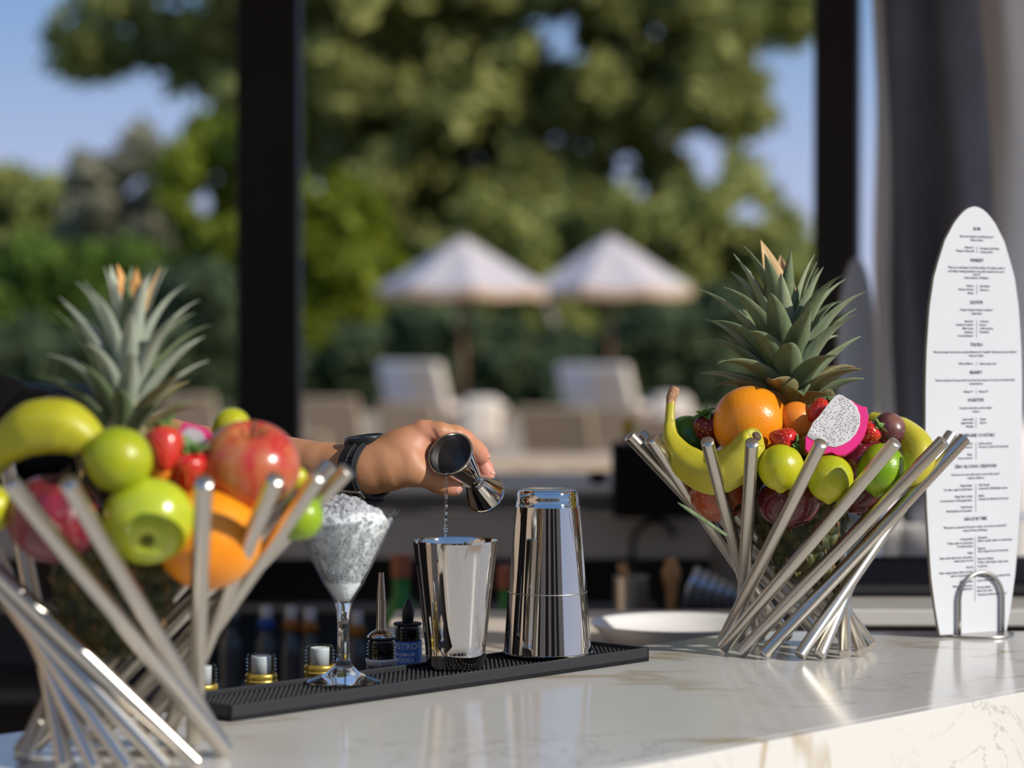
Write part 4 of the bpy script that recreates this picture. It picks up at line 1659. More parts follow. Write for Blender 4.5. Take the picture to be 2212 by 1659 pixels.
bottle('open clear bottle neck with gold foil nearest the blurred rods', 434, 1434, 'clear')
bottle('open clear bottle neck with gold foil standing alone, clear of rods and glass', 563, 1412, 'clear')
bottle('open clear bottle neck with gold foil just behind the cocktail glass stem', 690, 1394, 'clear')
bottle('bottle with tall metal pour spout and white label lettered DOMINGO', 823, 1381, 'spout')
bottle('bottle with pointed black spout and blue PREMIUM VODKA label', 880, 1350, 'vodka', 1.858)
rl = MB()
for a, b, z0, z1 in ((NB + .004, NB + .010, ZRAIL - .02, ZRAIL + .12), (NB + .184, NB + .190, ZRAIL - .02, ZRAIL + .12), (NB + .004, NB + .190, ZRAIL - .02, ZRAIL - .001)):
    p = [UN(1.05, a), UN(1.95, a), UN(1.95, b), UN(1.05, b)]
    rl.prism([(x.x, x.y) for x in p], z0, z1)
tag(rl.build('speed_rail', MAT['darkcab'], smooth=False), 'dark bottle rail hung along the back of the bar counter', 'rail')

# round white dish -----------------------------------------------------------
dc = P(1463, 1347, 2.97)
dd = MB().lathe([(0, .003), (.072, .003), (.078, 0), (.083, .002), (.098, .018), (.1045, .0245), (.1055, .0258), (.1045, .0268), (.102, .026), (.094, .0195), (.080, .0085), (.06, .0068), (0, .0068)], 72)
tag(dd.build('dish', MAT['white'], loc=(dc.x, dc.y, 1.0602)), 'round shallow white dish behind the steel basket', 'dish')

# ================================================================== menu boards
MH, MW = .4735, .0672


def half_width(t):
    """t 0 bottom .. 1 top, surfboard outline"""
    return float(np.interp(t, [0, .05, .14, .29, .44, .585, .66, .76, .84, .92, .96, .982, .993, .998, 1.0],
                           [.69, .775, .88, .965, 1.0, 1.0, .985, .93, .83, .615, .43, .285, .17, .08, .0])) * MW


def menu_board(label, base, rz, text=True, lean=0.0):
    o = thing('menu_board', label, 'menu', base, rot=Quaternion((0, 0, 1), rz) @ Quaternion((1, 0, 0), lean))
    ts = list(np.linspace(0, .9, 28)) + [.92, .94, .96, .975, .985, .993, .998, 1.0]
    right = [(half_width(t), t * MH) for t in ts]
    right = right[:-1]
    poly = right + [(0, MH)] + [(-x, z) for x, z in reversed(right)]
    m = MB()
    n = len(poly)
    th = .0045
    v = [(x, 0, z) for x, z in poly] + [(x, th, z) for x, z in poly]
    m.add(v, [tuple(range(n)), tuple(reversed(range(n, 2 * n)))], 0)
    m.add(v, [(i, n + i, n + (i + 1) % n, (i + 1) % n) for i in range(n)], 1)
    m.build('panel', [MAT['board'], MAT['boardedge']], o, smooth=False)
    if not text:
        return o
    # (centre/left/right, x px, y px, width px, cap height mm, text) measured in the photo
    sx_ = 1.9485 * math.cos(rz) * 1000
    sz = 1.9485 * 1000
    z7 = lambda x, y: (1900 + x / 4.147, 430 + y / 4.147)
    z8 = lambda x, y: (1900 + x / 2.9103, 830 + y / 2.9103)
    items = []

    def a7(al, x0, x1, y, s, big=0):
        (a, yy), (b, _) = z7(x0, y), z7(x1, y)
        items.append((al, a, b, yy, s, big))

    def a8(al, x0, x1, y, s, big=0):
        (a, yy), (b, _) = z8(x0, y), z8(x1, y)
        items.append((al, a, b, yy, s, big))
    a7('C', 795, 862, 283, 'RUM', 1)
    a7('C', 657, 998, 350, '"Rum is the thing for medical purposes"')
    a7('C', 757, 900, 382, '- History of Rum -')
    a7('R', 714, 802, 448, 'Havana 3')
    a7('R', 627, 802, 480, 'Pampero Especial')
    a7('L', 862, 1053, 455, 'Domingo Dark Rum')
    a7('L', 862, 988, 487, 'Cachaca Pitu')
    a7('C', 765, 900, 564, 'WHISKEY', 1)
    a7('C', 546, 1116, 629, '"There is no such thing as I don\'t like whiskey. The whiskey outfits of')
    a7('C', 549, 1110, 662, 'your liking is waiting patiently in a top shelf somewhere for you to')
    a7('C', 797, 872, 689, 'taste it."')
    a7('C', 703, 960, 720, '- Master Blender of Whiskies -')
    a7('R', 730, 804, 792, 'Tullamore')
    a7('R', 655, 804, 824, 'Famous Grouse')
    a7('R', 741, 804, 857, 'Chivas')
    a7('L', 867, 962, 793, 'Jim Beam')
    a7('L', 867, 952, 826, 'Jameson')
    a7('C', 770, 897, 939, 'LIQUEUR', 1)
    a7('C', 666, 1000, 1006, '"Candy is dandy, but liquor is quicker."')
    a7('C', 773, 897, 1039, '- Ogden Nash -')
    for y, s, x in ((1109, 'Amaretto', 714), (1140, 'Southern Comfort', 632), (1173, 'Milk Cream', 697), (1206, 'Sambuca', 716), (1238, 'Coconut liqueur', 651)):
        a7('R', x, 805, y, s)
    for y, s, x in ((1109, 'Cointreau', 957), (1141, 'Passoa', 932), (1173, 'Coffee Liqueur', 1005), (1205, 'Drambuie', 963)):
        a7('L', 868, x, y, s)
    a7('C', 776, 900, 1318, 'TEQUILA', 1)
    a7('C', 412, 1246, 1384, '"The word tequila comes from an ancient Nahuatl word, "tequillan" which means, place of tribute"')
    a7('C', 757, 917, 1417, '- History of Tequila -')
    a7('R', 660, 806, 1487, 'Olmeca Blanco')
    a7('L', 868, 1042, 1489, 'Olmeca Reposado')
    a7('C', 777, 900, 1568, 'BRANDY', 1)
    a7('C', 433, 1230, 1636, '"Claret is the liquor for boys, port for men, but he who aspires to be a hero must drink brandy"')
    a8('C', 536, 642, 6, '- Samuel Johnson -')
    a8('R', 503, 567, 56, 'Metaxa 3*')
    a8('L', 609, 675, 56, 'Metaxa 5*')
    a8('C', 534, 644, 110, 'DIGESTIVE', 1)
    a8('C', 473, 704, 159, '"A perfect meal with a perfect ending."')
    a8('C', 562, 620, 182, '- Unknown -')
    for y, s, x in ((230, 'Limoncello', 499), (252, 'Jagermeister', 488), (275, 'Mastiha', 522)):
        a8('R', x, 575, y, s)
    for y, s, x in ((230, 'Grappa', 662), (253, 'Tsipouro', 667)):
        a8('L', 617, x, y, s)
    a8('C', 463, 724, 332, 'CHAMPAGNE COCKTAILS', 1)
    a8('L', 615, 708, 384, 'Rebecca Rose')
    a8('L', 615, 823, 405, 'Prosecco, Aperol & Lemonade')
    a8('R', 470, 569, 384, 'Bellini')
    a8('R', 430, 569, 405, 'Prosecco & peach puree')
    a8('R', 533, 569, 452, 'Fizz')
    a8('R', 470, 569, 474, 'Prosecco, soda & mint')
    a8('C', 446, 740, 527, 'ZERO ALCOHOL CREATIONS', 1)
    a8('C', 422, 765, 577, '"Taste does not come with a price, it comes with a praise."')
    a8('C', 532, 657, 600, '- Salvatore Calabrese -')
    for y, s, x, b in ((647, 'Virgin Mojito', 485, 0), (670, 'Tea, lime, sugar & mint leaves', 372, 0), (715, 'Virgin Pina Colada', 448, 0), (739, 'Coconut puree & Pineapple juice', 349, 0), (782, 'Fruit Punch', 494, 0), (805, 'Mix fruit juice & Grenadine', 393, 0)):
        a8('R', x, 573, y, s)
    for y, s, x in ((646, 'Pink Candy', 692), (668, 'Lemonade, Bubblegum syrup', 820), (714, 'Blush', 655), (735, 'Strawberry, Blueberry & Lemon', 827)):
        a8('L', 617, x, y, s)
    a8('C', 515, 676, 858, 'GRACE IN TIME', 1)
    a8('C', 373, 816, 907, '"When time is squeezed, it becomes a classic, and creates an unmatched"')
    a8('C', 505, 684, 930, '- Master N, Prince of Mixology -')
    for y, s, x in ((983, 'Cosmopolitan', 488), (1007, 'Vodka, triple sec, lime juice', 400), (1028, '& cranberry juice', 470), (1072, 'Mojito', 543), (1098, 'Rum, fresh mint leaves, lime juice,', 352), (1119, 'simple syrup & soda', 450), (1162, 'Mai Tai', 537), (1190, 'Rum, orgeat syrup, triple sec, lime', 350), (1211, 'juice & grenadine', 428), (1251, 'Pina Colada', 492), (1277, 'Rum, coconut puree', 445), (1297, '& pineapple juice', 480)):
        a8('R', x, 582, y, s)
    for y, s, x in ((978, 'Margarita', 680), (998, 'Blanco tequila, triple sec & lime juice', 858), (1046, 'Negroni', 668), (1065, 'Gin, Campari & sweet Vermouth', 828), (1112, 'Espresso Martini', 726), (1134, 'Vodka, coffee liqueur, sugar syrup', 832), (1158, '& espresso', 685), (1203, 'Passion', 672), (1223, 'Vodka, vanilla, lime, passion fruit', 846), (1248, 'puree & lime juice', 735), (1292, 'Frozen Splash', 709), (1314, 'Rum, lime twist', 722), (1338, '"Strawberry, blueberry or mango"', 824)):
        a8('L', 615, x, y, s)
    hd, bd = MB(), MB()
    for al, x0, x1, y, s, big in items:
        size = .0052 if big else .0031
        v, f = text_mesh(s, size, 'LEFT', 1, .018 if big else .030)
        mn, mx = min(p[0] for p in v), max(p[0] for p in v)
        my = max(p[1] for p in v)
        yc = my * .42
        # axis of the board in the picture: 2095 at the top to 2103.5 at the foot
        ax = 2095 + (y - 450) * 8.5 / 922
        X0 = (x0 - ax) / sx_
        X1 = (x1 - ax) / sx_
        k = (X1 - X0) / (mx - mn)
        tgt = MB() if big else bd
        tgt.add([(X0 + (p[0] - mn) * k, -.00035, (1372 - y) / sz + p[1] - yc) for p in v], f)
        if big:
            tgt.build('heading_text', MAT['ink'], o, smooth=False)['kind'] = 'stuff'
    for x, y0, y1, zz in ((830, 435, 500, z7), (836, 775, 870, z7), (838, 1092, 1255, z7), (840, 1472, 1506, z7), (589, 44, 68, z8), (592, 220, 286, z8), (594, 376, 484, z8), (596, 637, 814, z8), (597, 972, 1378, z8)):
        (a, ya), (_, yb) = zz(x, y0), zz(x, y1)
        ax = 2095 + ((ya + yb) / 2 - 450) * 8.5 / 922
        X = (a - ax) / sx_
        bd.add([(X - .00022, -.00035, (1372 - yb) / sz), (X + .00022, -.00035, (1372 - yb) / sz), (X + .00022, -.00035, (1372 - ya) / sz), (X - .00022, -.00035, (1372 - ya) / sz)], [(0, 1, 2, 3)])
    bd.build('drink_text', MAT['ink'], o, smooth=False)['kind'] = 'stuff'
    return o


RZM = math.radians(28)
mb = P(2103, 1373, 2.722)
menu_board('tall white surfboard shaped drinks menu, printed and sharp, beside the steel basket', (mb.x, mb.y, CT + .0032), RZM, True)


def menu_stand(label, base, rz):
    o = thing('menu_stand', label, 'stand', base, rz)
    MB().lathe([(0, 0), (.0385, 0), (.039, .0008), (.039, .0022), (.0385, .003), (0, .003)], 56).build('base_disc', MAT['wire'], o, auto=40)
    hw, h = .0305, .0705
    for y in (-.0040, .0095):
        pts = [(-hw, y, .003), (-hw, y, .02), (-hw, y, h - hw)]
        pts += [(-hw * math.cos(a), y, h - hw + hw * math.sin(a)) for a in np.linspace(.15, PI - .15, 17)]
        pts += [(hw, y, h - hw), (hw, y, .02), (hw, y, .003)]
        MB().tube(pts, .0022, 12).build('arch_wire', MAT['wire'], o)
    return o


sb = P(2119, 1375, 2.718)
menu_stand('round steel stand with wire arch gripping the printed white menu', (mb.x + .0075 * math.cos(RZM), mb.y + .0075 * math.sin(RZM), CT + .0001), RZM)
m2 = P(1852, 730, 4.44)
menu_board('blurred grey surfboard shaped menu in shade behind the pineapple crown', (m2.x, m2.y, CT + .0032), math.radians(52), False)
menu_stand('small steel stand of the blurred shaded menu', (m2.x, m2.y, CT + .0001), math.radians(52))

# ================================================================== things on and in the back bar
S = YB / FPX
cb = P(1414, 1110, 5.04)
ca = thing('bottle_caddy', 'black open caddy hung on the back counter edge, holding one dark bottle', 'caddy', (cb.x, 5.045, 1.065))
m = MB()
W_, D_, H_ = .168, .115, .150
m.box((0, 0, .004), (W_, D_, .008))
for c_, d_ in (((0, -D_ / 2, H_ / 2), (W_, .006, H_)), ((0, D_ / 2, H_ / 2), (W_, .006, H_)), ((-W_ / 2, 0, H_ / 2), (.006, D_, H_)), ((W_ / 2, 0, H_ / 2), (.006, D_, H_))):
    m.box(c_, d_)
m.build('bin', MAT['black'], ca, smooth=False, bevel=.003)
m = MB().box((0, D_ / 2 + .02, H_ - .035), (.10, .05, .004))
m.box((0, D_ / 2 + .043, H_ - .028), (.10, .004, .018))
m.build('hook', MAT['black'], ca, smooth=False)
MAT['capyellow'] = M('yellow_cap', (.55, .42, .04), .4)


def backbottle(name, label, px, ytop, Y, r, h, body, cap, caph=.02, z0=None, group=None, band=None):
    zt = P(px, ytop, Y).z
    b = P(px, 730, Y)
    o = thing(name, label, 'bottle', (b.x, b.y, zt - h), group=group)
    hb_ = h - caph
    MB().lathe([(0, 0), (r, .001), (r, hb_ * .62), (r * .85, hb_ * .72), (r * .42, hb_ * .84), (r * .40, hb_), (0, hb_)], 20).build('body', body, o, auto=40)
    if band is not None:
        MB().lathe([(r * .45, hb_ - .020), (r * .80, hb_ - .020), (r * .62, hb_ - .006), (r * .46, hb_ - .001)], 20).build('neck_band', band, o)
    MB().lathe([(0, hb_ - .002), (r * .5, hb_ - .002), (r * .5, h - .002), (r * .42, h), (0, h)], 16).build('cap', cap, o, auto=40)
    return o


backbottle('bottle', 'dark bottle with yellow cap standing in the black caddy', 1358, 905, 5.045, .027, P(1358, 905, 5.045).z - 1.0735, MAT['darkglassbody'], MAT['capyellow'], .028)
MAT['greenplastic'] = M('green_plastic', (.02, .20, .015), .4)
MAT['rustcap'] = M('rust_cap', (.40, .12, .05), .5)
MAT['bluecap'] = M('blue_plastic', (.01, .06, .30), .4)
MAT['whitecap'] = M('white_plastic', (.5, .5, .5), .4)
MAT['amber'] = M('amber_juice', (.35, .20, .01), .3, c2=(.25, .05, .01), vs=15)
MAT['clearish'] = M('smoky_plastic', (.05, .055, .06), .2)
YS = 3.75
ZS = .85
wb_o = thing('work_bench', 'dark low bench behind the bar carrying bottles and tools', 'bench')
MB().box((-.08, 3.82, ZS - .015), (.88, .60, .03)).build('bench_top', MAT['darkcab'], wb_o, smooth=False, bevel=.002)
for x_ in (-.48, .32):
    for y_ in (3.56, 4.08):
        MB().box((x_, y_, (ZS - .03) / 2), (.04, .04, ZS - .03)).build('leg', MAT['darkcab'], wb_o, smooth=False)
for px, y, bm, cm, lab in ((866, 1197, 'greenplastic', 'rustcap', 'green bottle with rust coloured cap seen past the cocktail glass stem'), (1096, 1222, 'greenplastic', 'rustcap', 'green bottle with rust coloured cap glimpsed between the two shaker tins')):
    backbottle('bottle', lab, px, y, YS + .12, .031, P(px, y, YS + .12).z - ZS, MAT[bm], MAT[cm], .034)
for px, y, bm, cm, lab in ((497, 1300, 'clearish', 'whitecap', 'small bench bottle with greyish white cap right of the upright rod'),
                           (574, 1308, 'bluecap', 'whitecap', 'small bench bottle with vivid blue neck band and pale cap'),
                           (628, 1310, 'amber', 'whitecap', 'small bench bottle with amber neck band next to the blue banded one'),
                           (668, 1314, 'amber', 'whitecap', 'small bench bottle with amber neck band, nearest the cocktail glass on its blue banded side'),
                           (770, 1322, 'amber', 'whitecap', 'small bench bottle with amber neck band between glass stem and metal pour spout')):
    backbottle('bottle', lab, px, y, YS, .0185, P(px, y, YS).z - ZS, MAT['clearish'], MAT[cm], .016, band=MAT[bm], group='small bottles on the dark bench')
bs = MB().box((-.75, YB + .026, .86), (2.1, .018, .012))
tag(bs.build('shelf_rail', MAT['steel'], smooth=False), 'thin grey metal rail along the open shelf of the back counter', 'rail')
# utensils
uc = P(1363, 1312, YS)
o = thing('utensil_pot', 'round steel pot behind the white dish', 'pot', (uc.x, uc.y, ZS))
zt = P(1363, 1245, YS).z - ZS
MB().lathe([(0, 0), (.0255, 0), (.026, .004), (.027, zt), (.0255, zt), (.0245, .006), (0, .006)], 28).build('cup', MAT['steel'], o, auto=40)
MAT['wood'] = M('pale_wood', (.50, .27, .10), .6, c2=(.40, .2, .07), vs=30)
tag(MB().tube([P(1370, 1300, YS), P(1342, 1218, YS)], [.006, .0075], 10).build('muddler', MAT['wood']), 'wooden muddler leaning out of the steel pot', 'muddler')
o = thing('wooden_spoon', 'wooden spoon upright behind the sharp basket rods', 'spoon', P(1452, 1538, YS))
d = P(1450, 1205, YS) - P(1452, 1538, YS)
MB().tube([(0, 0, 0), d * .55, d * .80, d * .91, d], [.004, .0045, .010, .015, .006], 12, flat=.4).build('spoon_body', MAT['wood'], o)
MAT['blueglass'] = M('bluish_steel', (.42, .48, .58), .2, metal=.8)
for i in range(6):
    a, b = P(1480 + i * 21, 1312 + 0 * i, YS - .03 + .006 * i), P(1508 + i * 19, 1225 + 9 * i, YS - .03 + .006 * i)
    o = thing('bar_tongs', 'bluish leaning steel blade, ' + ('first', 'second', 'third', 'fourth', 'fifth', 'sixth')[i] + ' of its row counted from the wooden spoon', 'tongs', a, group='row of leaning steel blades')
    e2 = b - a
    MB().tube([(0, 0, 0), e2 * .5, e2], [.006, .0078, .005], 10, flat=.35).build('blade', MAT['blueglass'], o)
    MB().tube([-e2 * 1.0, (0, 0, 0)], [.0045, .0055], 8).build('handle', MAT['blackplastic'], o)
hl = MB().box((.305, YS, ZS + .065), (.105, .08, .13))
tag(hl.build('tool_holder', MAT['darkcab'], loc=(0, 0, 0), smooth=False, bevel=.004), 'dark holder box for the leaning steel blades', 'holder')
fp = [P(1368, 1260, 5.1), P(1366, 1190, 5.1), P(1372, 1155, 5.1), P(1392, 1132, 5.1), P(1420, 1125, 5.1), P(1446, 1136, 5.1), P(1456, 1160, 5.1)]
o = thing('faucet', 'dark gooseneck faucet arched before the greige fascia', 'faucet', (fp[0].x, fp[0].y, fp[0].z))
MB().tube([Vector(q) - fp[0] for q in spline(fp, 24)], .0068, 10).build('neck', MAT['blackplastic'], o)
MB().box((0, .06, -.01), (.05, .16, .03)).build('base', MAT['blackplastic'], o, smooth=False, bevel=.004)
# dark machine at the far left on the back counter
mc = P(40, 730, 5.42)
o = thing('ice_machine', 'black machine on the back counter behind the blurred banana', 'machine', (mc.x - .16, 5.46, CT + .0102))
zt = P(40, 850, 5.3).z - CT
MB().box((0, 0, zt / 2), (.62, .42, zt)).build('housing', MAT['black'], o, smooth=True, bevel=.012, auto=40)
MB().box((0, -.215, zt * .5), (.54, .012, zt * .6)).build('front_panel', MAT['blackplastic'], o, smooth=False, bevel=.004)
MB().tube([(-.2, -.235, zt * .72), (.2, -.235, zt * .72)], .008, 8).build('handle', MAT['wire'], o)
ac = P(1292, 1056, 5.4)
tag(MB().lathe([(0, 0), (.018, 0), (.022, .026), (.019, .026), (.016, .004), (0, .004)], 20).build('ashtray', MAT['black'], loc=(ac.x, 5.4, CT + .0102)), 'small dark ashtray on the back counter above the upturned shaker', 'ashtray')

# ================================================================== jigger, stream, arm, hand, watch
J0 = P(973, 981, 2.405)
J1 = P(1048, 1067, 2.476)
JA = (J1 - J0).normalized()
JL = (J1 - J0).length
jg = thing('jigger', 'polished steel double ended jigger tilted between the fingers', 'jigger', J0, rot=zto(JA))
rw, r0, r1 = .0092, .0226, .0200
zw = JL * .665
m = MB().lathe([(0, zw - .002), (rw - .002, zw - .003), (r0 - .0014, .0008), (r0 - .0006, -.0010), (r0 + .0006, -.0010), (r0 + .0012, -.0002), (r0 + .0012, .0008), (r0 + .0006, .0016), (r0 - .0004, .0020), (rw, zw)], 64)
m.f = [tuple(reversed(q)) for q in m.f]
m.build('large_cup', MAT['mirror2'] if 'mirror2' in MAT else MAT['mirror'], jg, auto=40)
m = MB().lathe([(rw, zw), (r1 - .0003, JL - .0016), (r1 + .0009, JL - .0012), (r1 + .0010, JL + .0003), (r1 - .0004, JL + .0006), (rw - .002, zw + .004), (0, zw + .003)], 64)
m.build('small_cup', MAT['mirror'], jg, auto=40)
MB().lathe([(rw - .001, zw - .0035), (rw + .0010, zw - .0030), (rw + .0012, zw - .0015), (rw + .0004, zw - .0006), (rw + .0012, zw + .0004), (rw + .0012, zw + .0022), (rw - .001, zw + .003)], 48).build('waist_ring', MAT['mirror'], jg)
MB().lathe([(0, zw - .0035), (rw - .0026, zw - .0045), (r0 - .0022, .0030), (r0 - .0017, .0014)], 64).build('cup_lining', MAT['inner'], jg)

MAT['water'] = glass_mat('water', (1, 1, 1), 0.0, 1.33)
st = [P(964, 1023, 2.395), P(964.5, 1045, 2.393), P(964, 1075, 2.392), P(963.5, 1100, 2.392), P(963, 1118, 2.392), P(962.5, 1135, 2.392), P(962.8, 1143, 2.392), P(962.5, 1152, 2.392), P(962, 1165, 2.392), P(962, 1230, 2.392), P(962, 1300, 2.392)]
c = st[4]
n_ = 60
sp = spline(st, n_)
rr = [.0017, .0015, .0013, .0014, .0011, .0012, .0021, .0011, .0011, .0010, .0010]
rad = [float(np.interp(i / n_, np.linspace(0, 1, len(rr)), rr)) * (1 + .22 * math.sin(i * 1.35) + .12 * math.sin(i * 2.9)) for i in range(n_ + 1)]
ws = MB().tube([p - c for p in sp], rad, 12)
tag(ws.build('water_stream', MAT['water'], loc=c), 'thin clear stream of liquor falling from the jigger into the open tin', 'liquid', kind='stuff')

# ---- the hand as one signed-distance body, meshed by surface nets
HV = .00125


class SDF:
    def __init__(s, lo, hi, h):
        s.lo, s.h = np.array(lo, np.float32), h
        s.n = np.ceil((np.array(hi) - np.array(lo)) / h).astype(int) + 1
        s.F = np.full(s.n, .05, np.float32)
        s.ax = [s.lo[i] + np.arange(s.n[i], dtype=np.float32) * h for i in range(3)]

    def sub(s, lo, hi):
        a = np.clip(np.floor((np.array(lo) - s.lo) / s.h).astype(int), 0, s.n)
        b = np.clip(np.ceil((np.array(hi) - s.lo) / s.h).astype(int) + 1, 0, s.n)
        return tuple(slice(int(i), int(j)) for i, j in zip(a, b))

    def grid(s, sl):
        return np.meshgrid(*[s.ax[i][sl[i]] for i in range(3)], indexing='ij', sparse=True)

    @staticmethod
    def cone(X, Y, Z, a, b, ra, rb):
        """rounded cone between two balls (approximate: radius lerped along the axis)"""
        ab = np.array(b) - np.array(a)
        L2 = float(ab @ ab) + 1e-12
        px, py, pz = X - a[0], Y - a[1], Z - a[2]
        t = np.clip((px * ab[0] + py * ab[1] + pz * ab[2]) / L2, 0, 1)
        dx, dy, dz_ = px - t * ab[0], py - t * ab[1], pz - t * ab[2]
        return np.sqrt(dx * dx + dy * dy + dz_ * dz_) - (ra + (rb - ra) * t)

    @staticmethod
    def smin(a, b, k):
        h = np.clip(.5 + .5 * (b - a) / k, 0, 1)
        return b * (1 - h) + a * h - k * h * (1 - h)

    def add_chain(s, chain, k, kin=.004):
        """chain: list of (point, radius); united inside with kin, then with the body with k"""
        P_ = np.array([tuple(p) for p, _ in chain])
        R_ = np.array([r for _, r in chain])
        mg = R_.max() + .02
        sl = s.sub(P_.min(0) - mg, P_.max(0) + mg)
        X, Y, Z = s.grid(sl)
        d = None
        for i in range(len(chain) - 1):
            c_ = s.cone(X, Y, Z, P_[i], P_[i + 1], R_[i], R_[i + 1])
            d = c_ if d is None else s.smin(d, c_, kin)
        s.F[sl] = s.smin(s.F[sl], d.astype(np.float32), k)

    def carve(s, a, b, r, k=.002):
        P_ = np.array([tuple(a), tuple(b)])
        sl = s.sub(P_.min(0) - r - .01, P_.max(0) + r + .01)
        X, Y, Z = s.grid(sl)
        d = s.cone(X, Y, Z, P_[0], P_[1], r, r)
        s.F[sl] = -s.smin(-s.F[sl], d.astype(np.float32), k)

    def mesh(s):
        F = s.F
        n = np.array(F.shape) - 1
        ins = F < 0
        corner = [(i, j, k) for i in (0, 1) for j in (0, 1) for k in (0, 1)]
        cnt = np.zeros(n, np.int8)
        for i, j, k in corner:
            cnt += ins[i:n[0] + i, j:n[1] + j, k:n[2] + k]
        act = (cnt > 0) & (cnt < 8)
        idx = np.argwhere(act)
        vid = np.full(n, -1, np.int64)
        vid[act] = np.arange(len(idx))
        acc = np.zeros((len(idx), 3))
        num = np.zeros(len(idx))
        for ax in range(3):
            for o1 in (0, 1):
                for o2 in (0, 1):
                    off = np.zeros(3, int)
                    oth = [a for a in range(3) if a != ax]
                    off[oth[0]], off[oth[1]] = o1, o2
                    p = idx + off
                    q = p.copy()
                    q[:, ax] += 1
                    fa, fb = F[p[:, 0], p[:, 1], p[:, 2]], F[q[:, 0], q[:, 1], q[:, 2]]
                    cr_ = (fa < 0) != (fb < 0)
                    t = fa[cr_] / (fa[cr_] - fb[cr_])
                    pt = off[None, :].repeat(cr_.sum(), 0).astype(float)
                    pt[:, ax] += t
                    acc[cr_] += pt
                    num[cr_] += 1
        V = s.lo + (idx + acc / num[:, None]) * s.h
        quads = []
        for ax in range(3):
            u, v = [(1, 2), (2, 0), (0, 1)][ax]
            sa = [slice(None)] * 3
            sb = [slice(None)] * 3
            sa[ax] = slice(0, -1)
            sb[ax] = slice(1, None)
            A, B = ins[tuple(sa)], ins[tuple(sb)]
            e_ = np.argwhere(A != B)
            e_ = e_[(e_[:, u] > 0) & (e_[:, v] > 0) & (e_[:, u] < n[u]) & (e_[:, v] < n[v])]
            flip = A[e_[:, 0], e_[:, 1], e_[:, 2]]
            c4 = []
            for du, dv in ((-1, -1), (0, -1), (0, 0), (-1, 0)):
                c_ = e_.copy()
                c_[:, u] += du
                c_[:, v] += dv
                c4.append(vid[c_[:, 0], c_[:, 1], c_[:, 2]])
            q = np.stack(c4, 1)
            q[~flip] = q[~flip][:, ::-1]
            quads.append(q[(q >= 0).all(1)])
        return V, np.concatenate(quads)


def Q(px, py, d):
    return P(px, py, d)


WR = Q(800, 1010, 2.440)                       # wrist
FA = Vector((-.87, .48, .01)).normalized()     # towards the elbow
SD = Vector((.48, .87, .0)).normalized()       # across the wrist, away from the viewer
EL = WR + FA * .262 + Vector((0, 0, .002))
SH = EL + Vector((-.27, .09, .022))
lo = Vector((min(SH.x, EL.x) - .03, 2.33, 1.19))
hi = Vector((P(1085, 1000, 2.46).x, 2.86, 1.46))
arm = SDF(lo, hi, HV * 1.0)

# forearm: two bones' width, tapering to the wrist
up = Vector((0, 0, 1))
arm.add_chain([(WR - FA * .006 + SD * .012, .0195), (WR + FA * .055 + SD * .013, .0212), (WR + FA * .14 + SD * .016, .0300), (EL + SD * .010, .0350)], .012)
arm.add_chain([(WR - FA * .006 - SD * .010, .0200), (WR + FA * .055 - SD * .011, .0218), (WR + FA * .14 - SD * .013, .0310), (EL - SD * .010, .0345)], .016)
arm.add_chain([(EL, .037), (EL.lerp(SH, .5), .043), (SH, .047)], .02)
# palm
iM, mM, rM, pM = Q(912, 931, 2.432), Q(922, 931, 2.455), Q(918, 941, 2.476), Q(904, 958, 2.494)
W1 = WR - SD * .010 + up * .001
W2 = WR + SD * .010 + up * .001
arm.add_chain([(W1, .0188), (Q(852, 972, 2.434), .0180), (iM, .0108)], .012)
arm.add_chain([(WR + up * .002, .0188), (Q(862, 962, 2.456), .0155), (mM, .0110)], .012)
arm.add_chain([(W2, .0182), (Q(860, 972, 2.474), .0145), (rM, .0105)], .012)
arm.add_chain([(W2 - up * .004, .0190), (Q(852, 988, 2.486), .0145), (pM, .0098)], .012)
# thenar and web
arm.add_chain([(WR - SD * .012 - up * .004, .0205), (Q(845, 1018, 2.424), .0185), (Q(886, 1019, 2.418), .0132)], .012)
arm.add_chain([(Q(838, 995, 2.428), .0185), (Q(872, 978, 2.426), .0150), (Q(884, 962, 2.428), .0100)], .012)
arm.add_chain([(Q(850, 1005, 2.424), .0175), (Q(882, 996, 2.420), .0120)], .012)
arm.add_chain([(Q(868, 965, 2.430), .0135), (Q(892, 1000, 2.426), .0118)], .012)
arm.add_chain([(Q(890, 990, 2.438), .0140), (Q(905, 962, 2.436), .0140), (Q(940, 966, 2.446), .0130)], .010)
arm.add_chain([(Q(900, 1000, 2.436), .0130), (Q(938, 1000, 2.446), .0120)], .008)
# thumb
thumb = [(Q(880, 1018, 2.419), .0134), (Q(905, 1022, 2.419), .0124), (Q(936, 1033, 2.425), .0112), (Q(950, 1040, 2.429), .0114), (Q(966, 1047, 2.4325), .0103), (Q(982, 1053, 2.436), .0083)]
arm.add_chain(thumb, .007, .005)
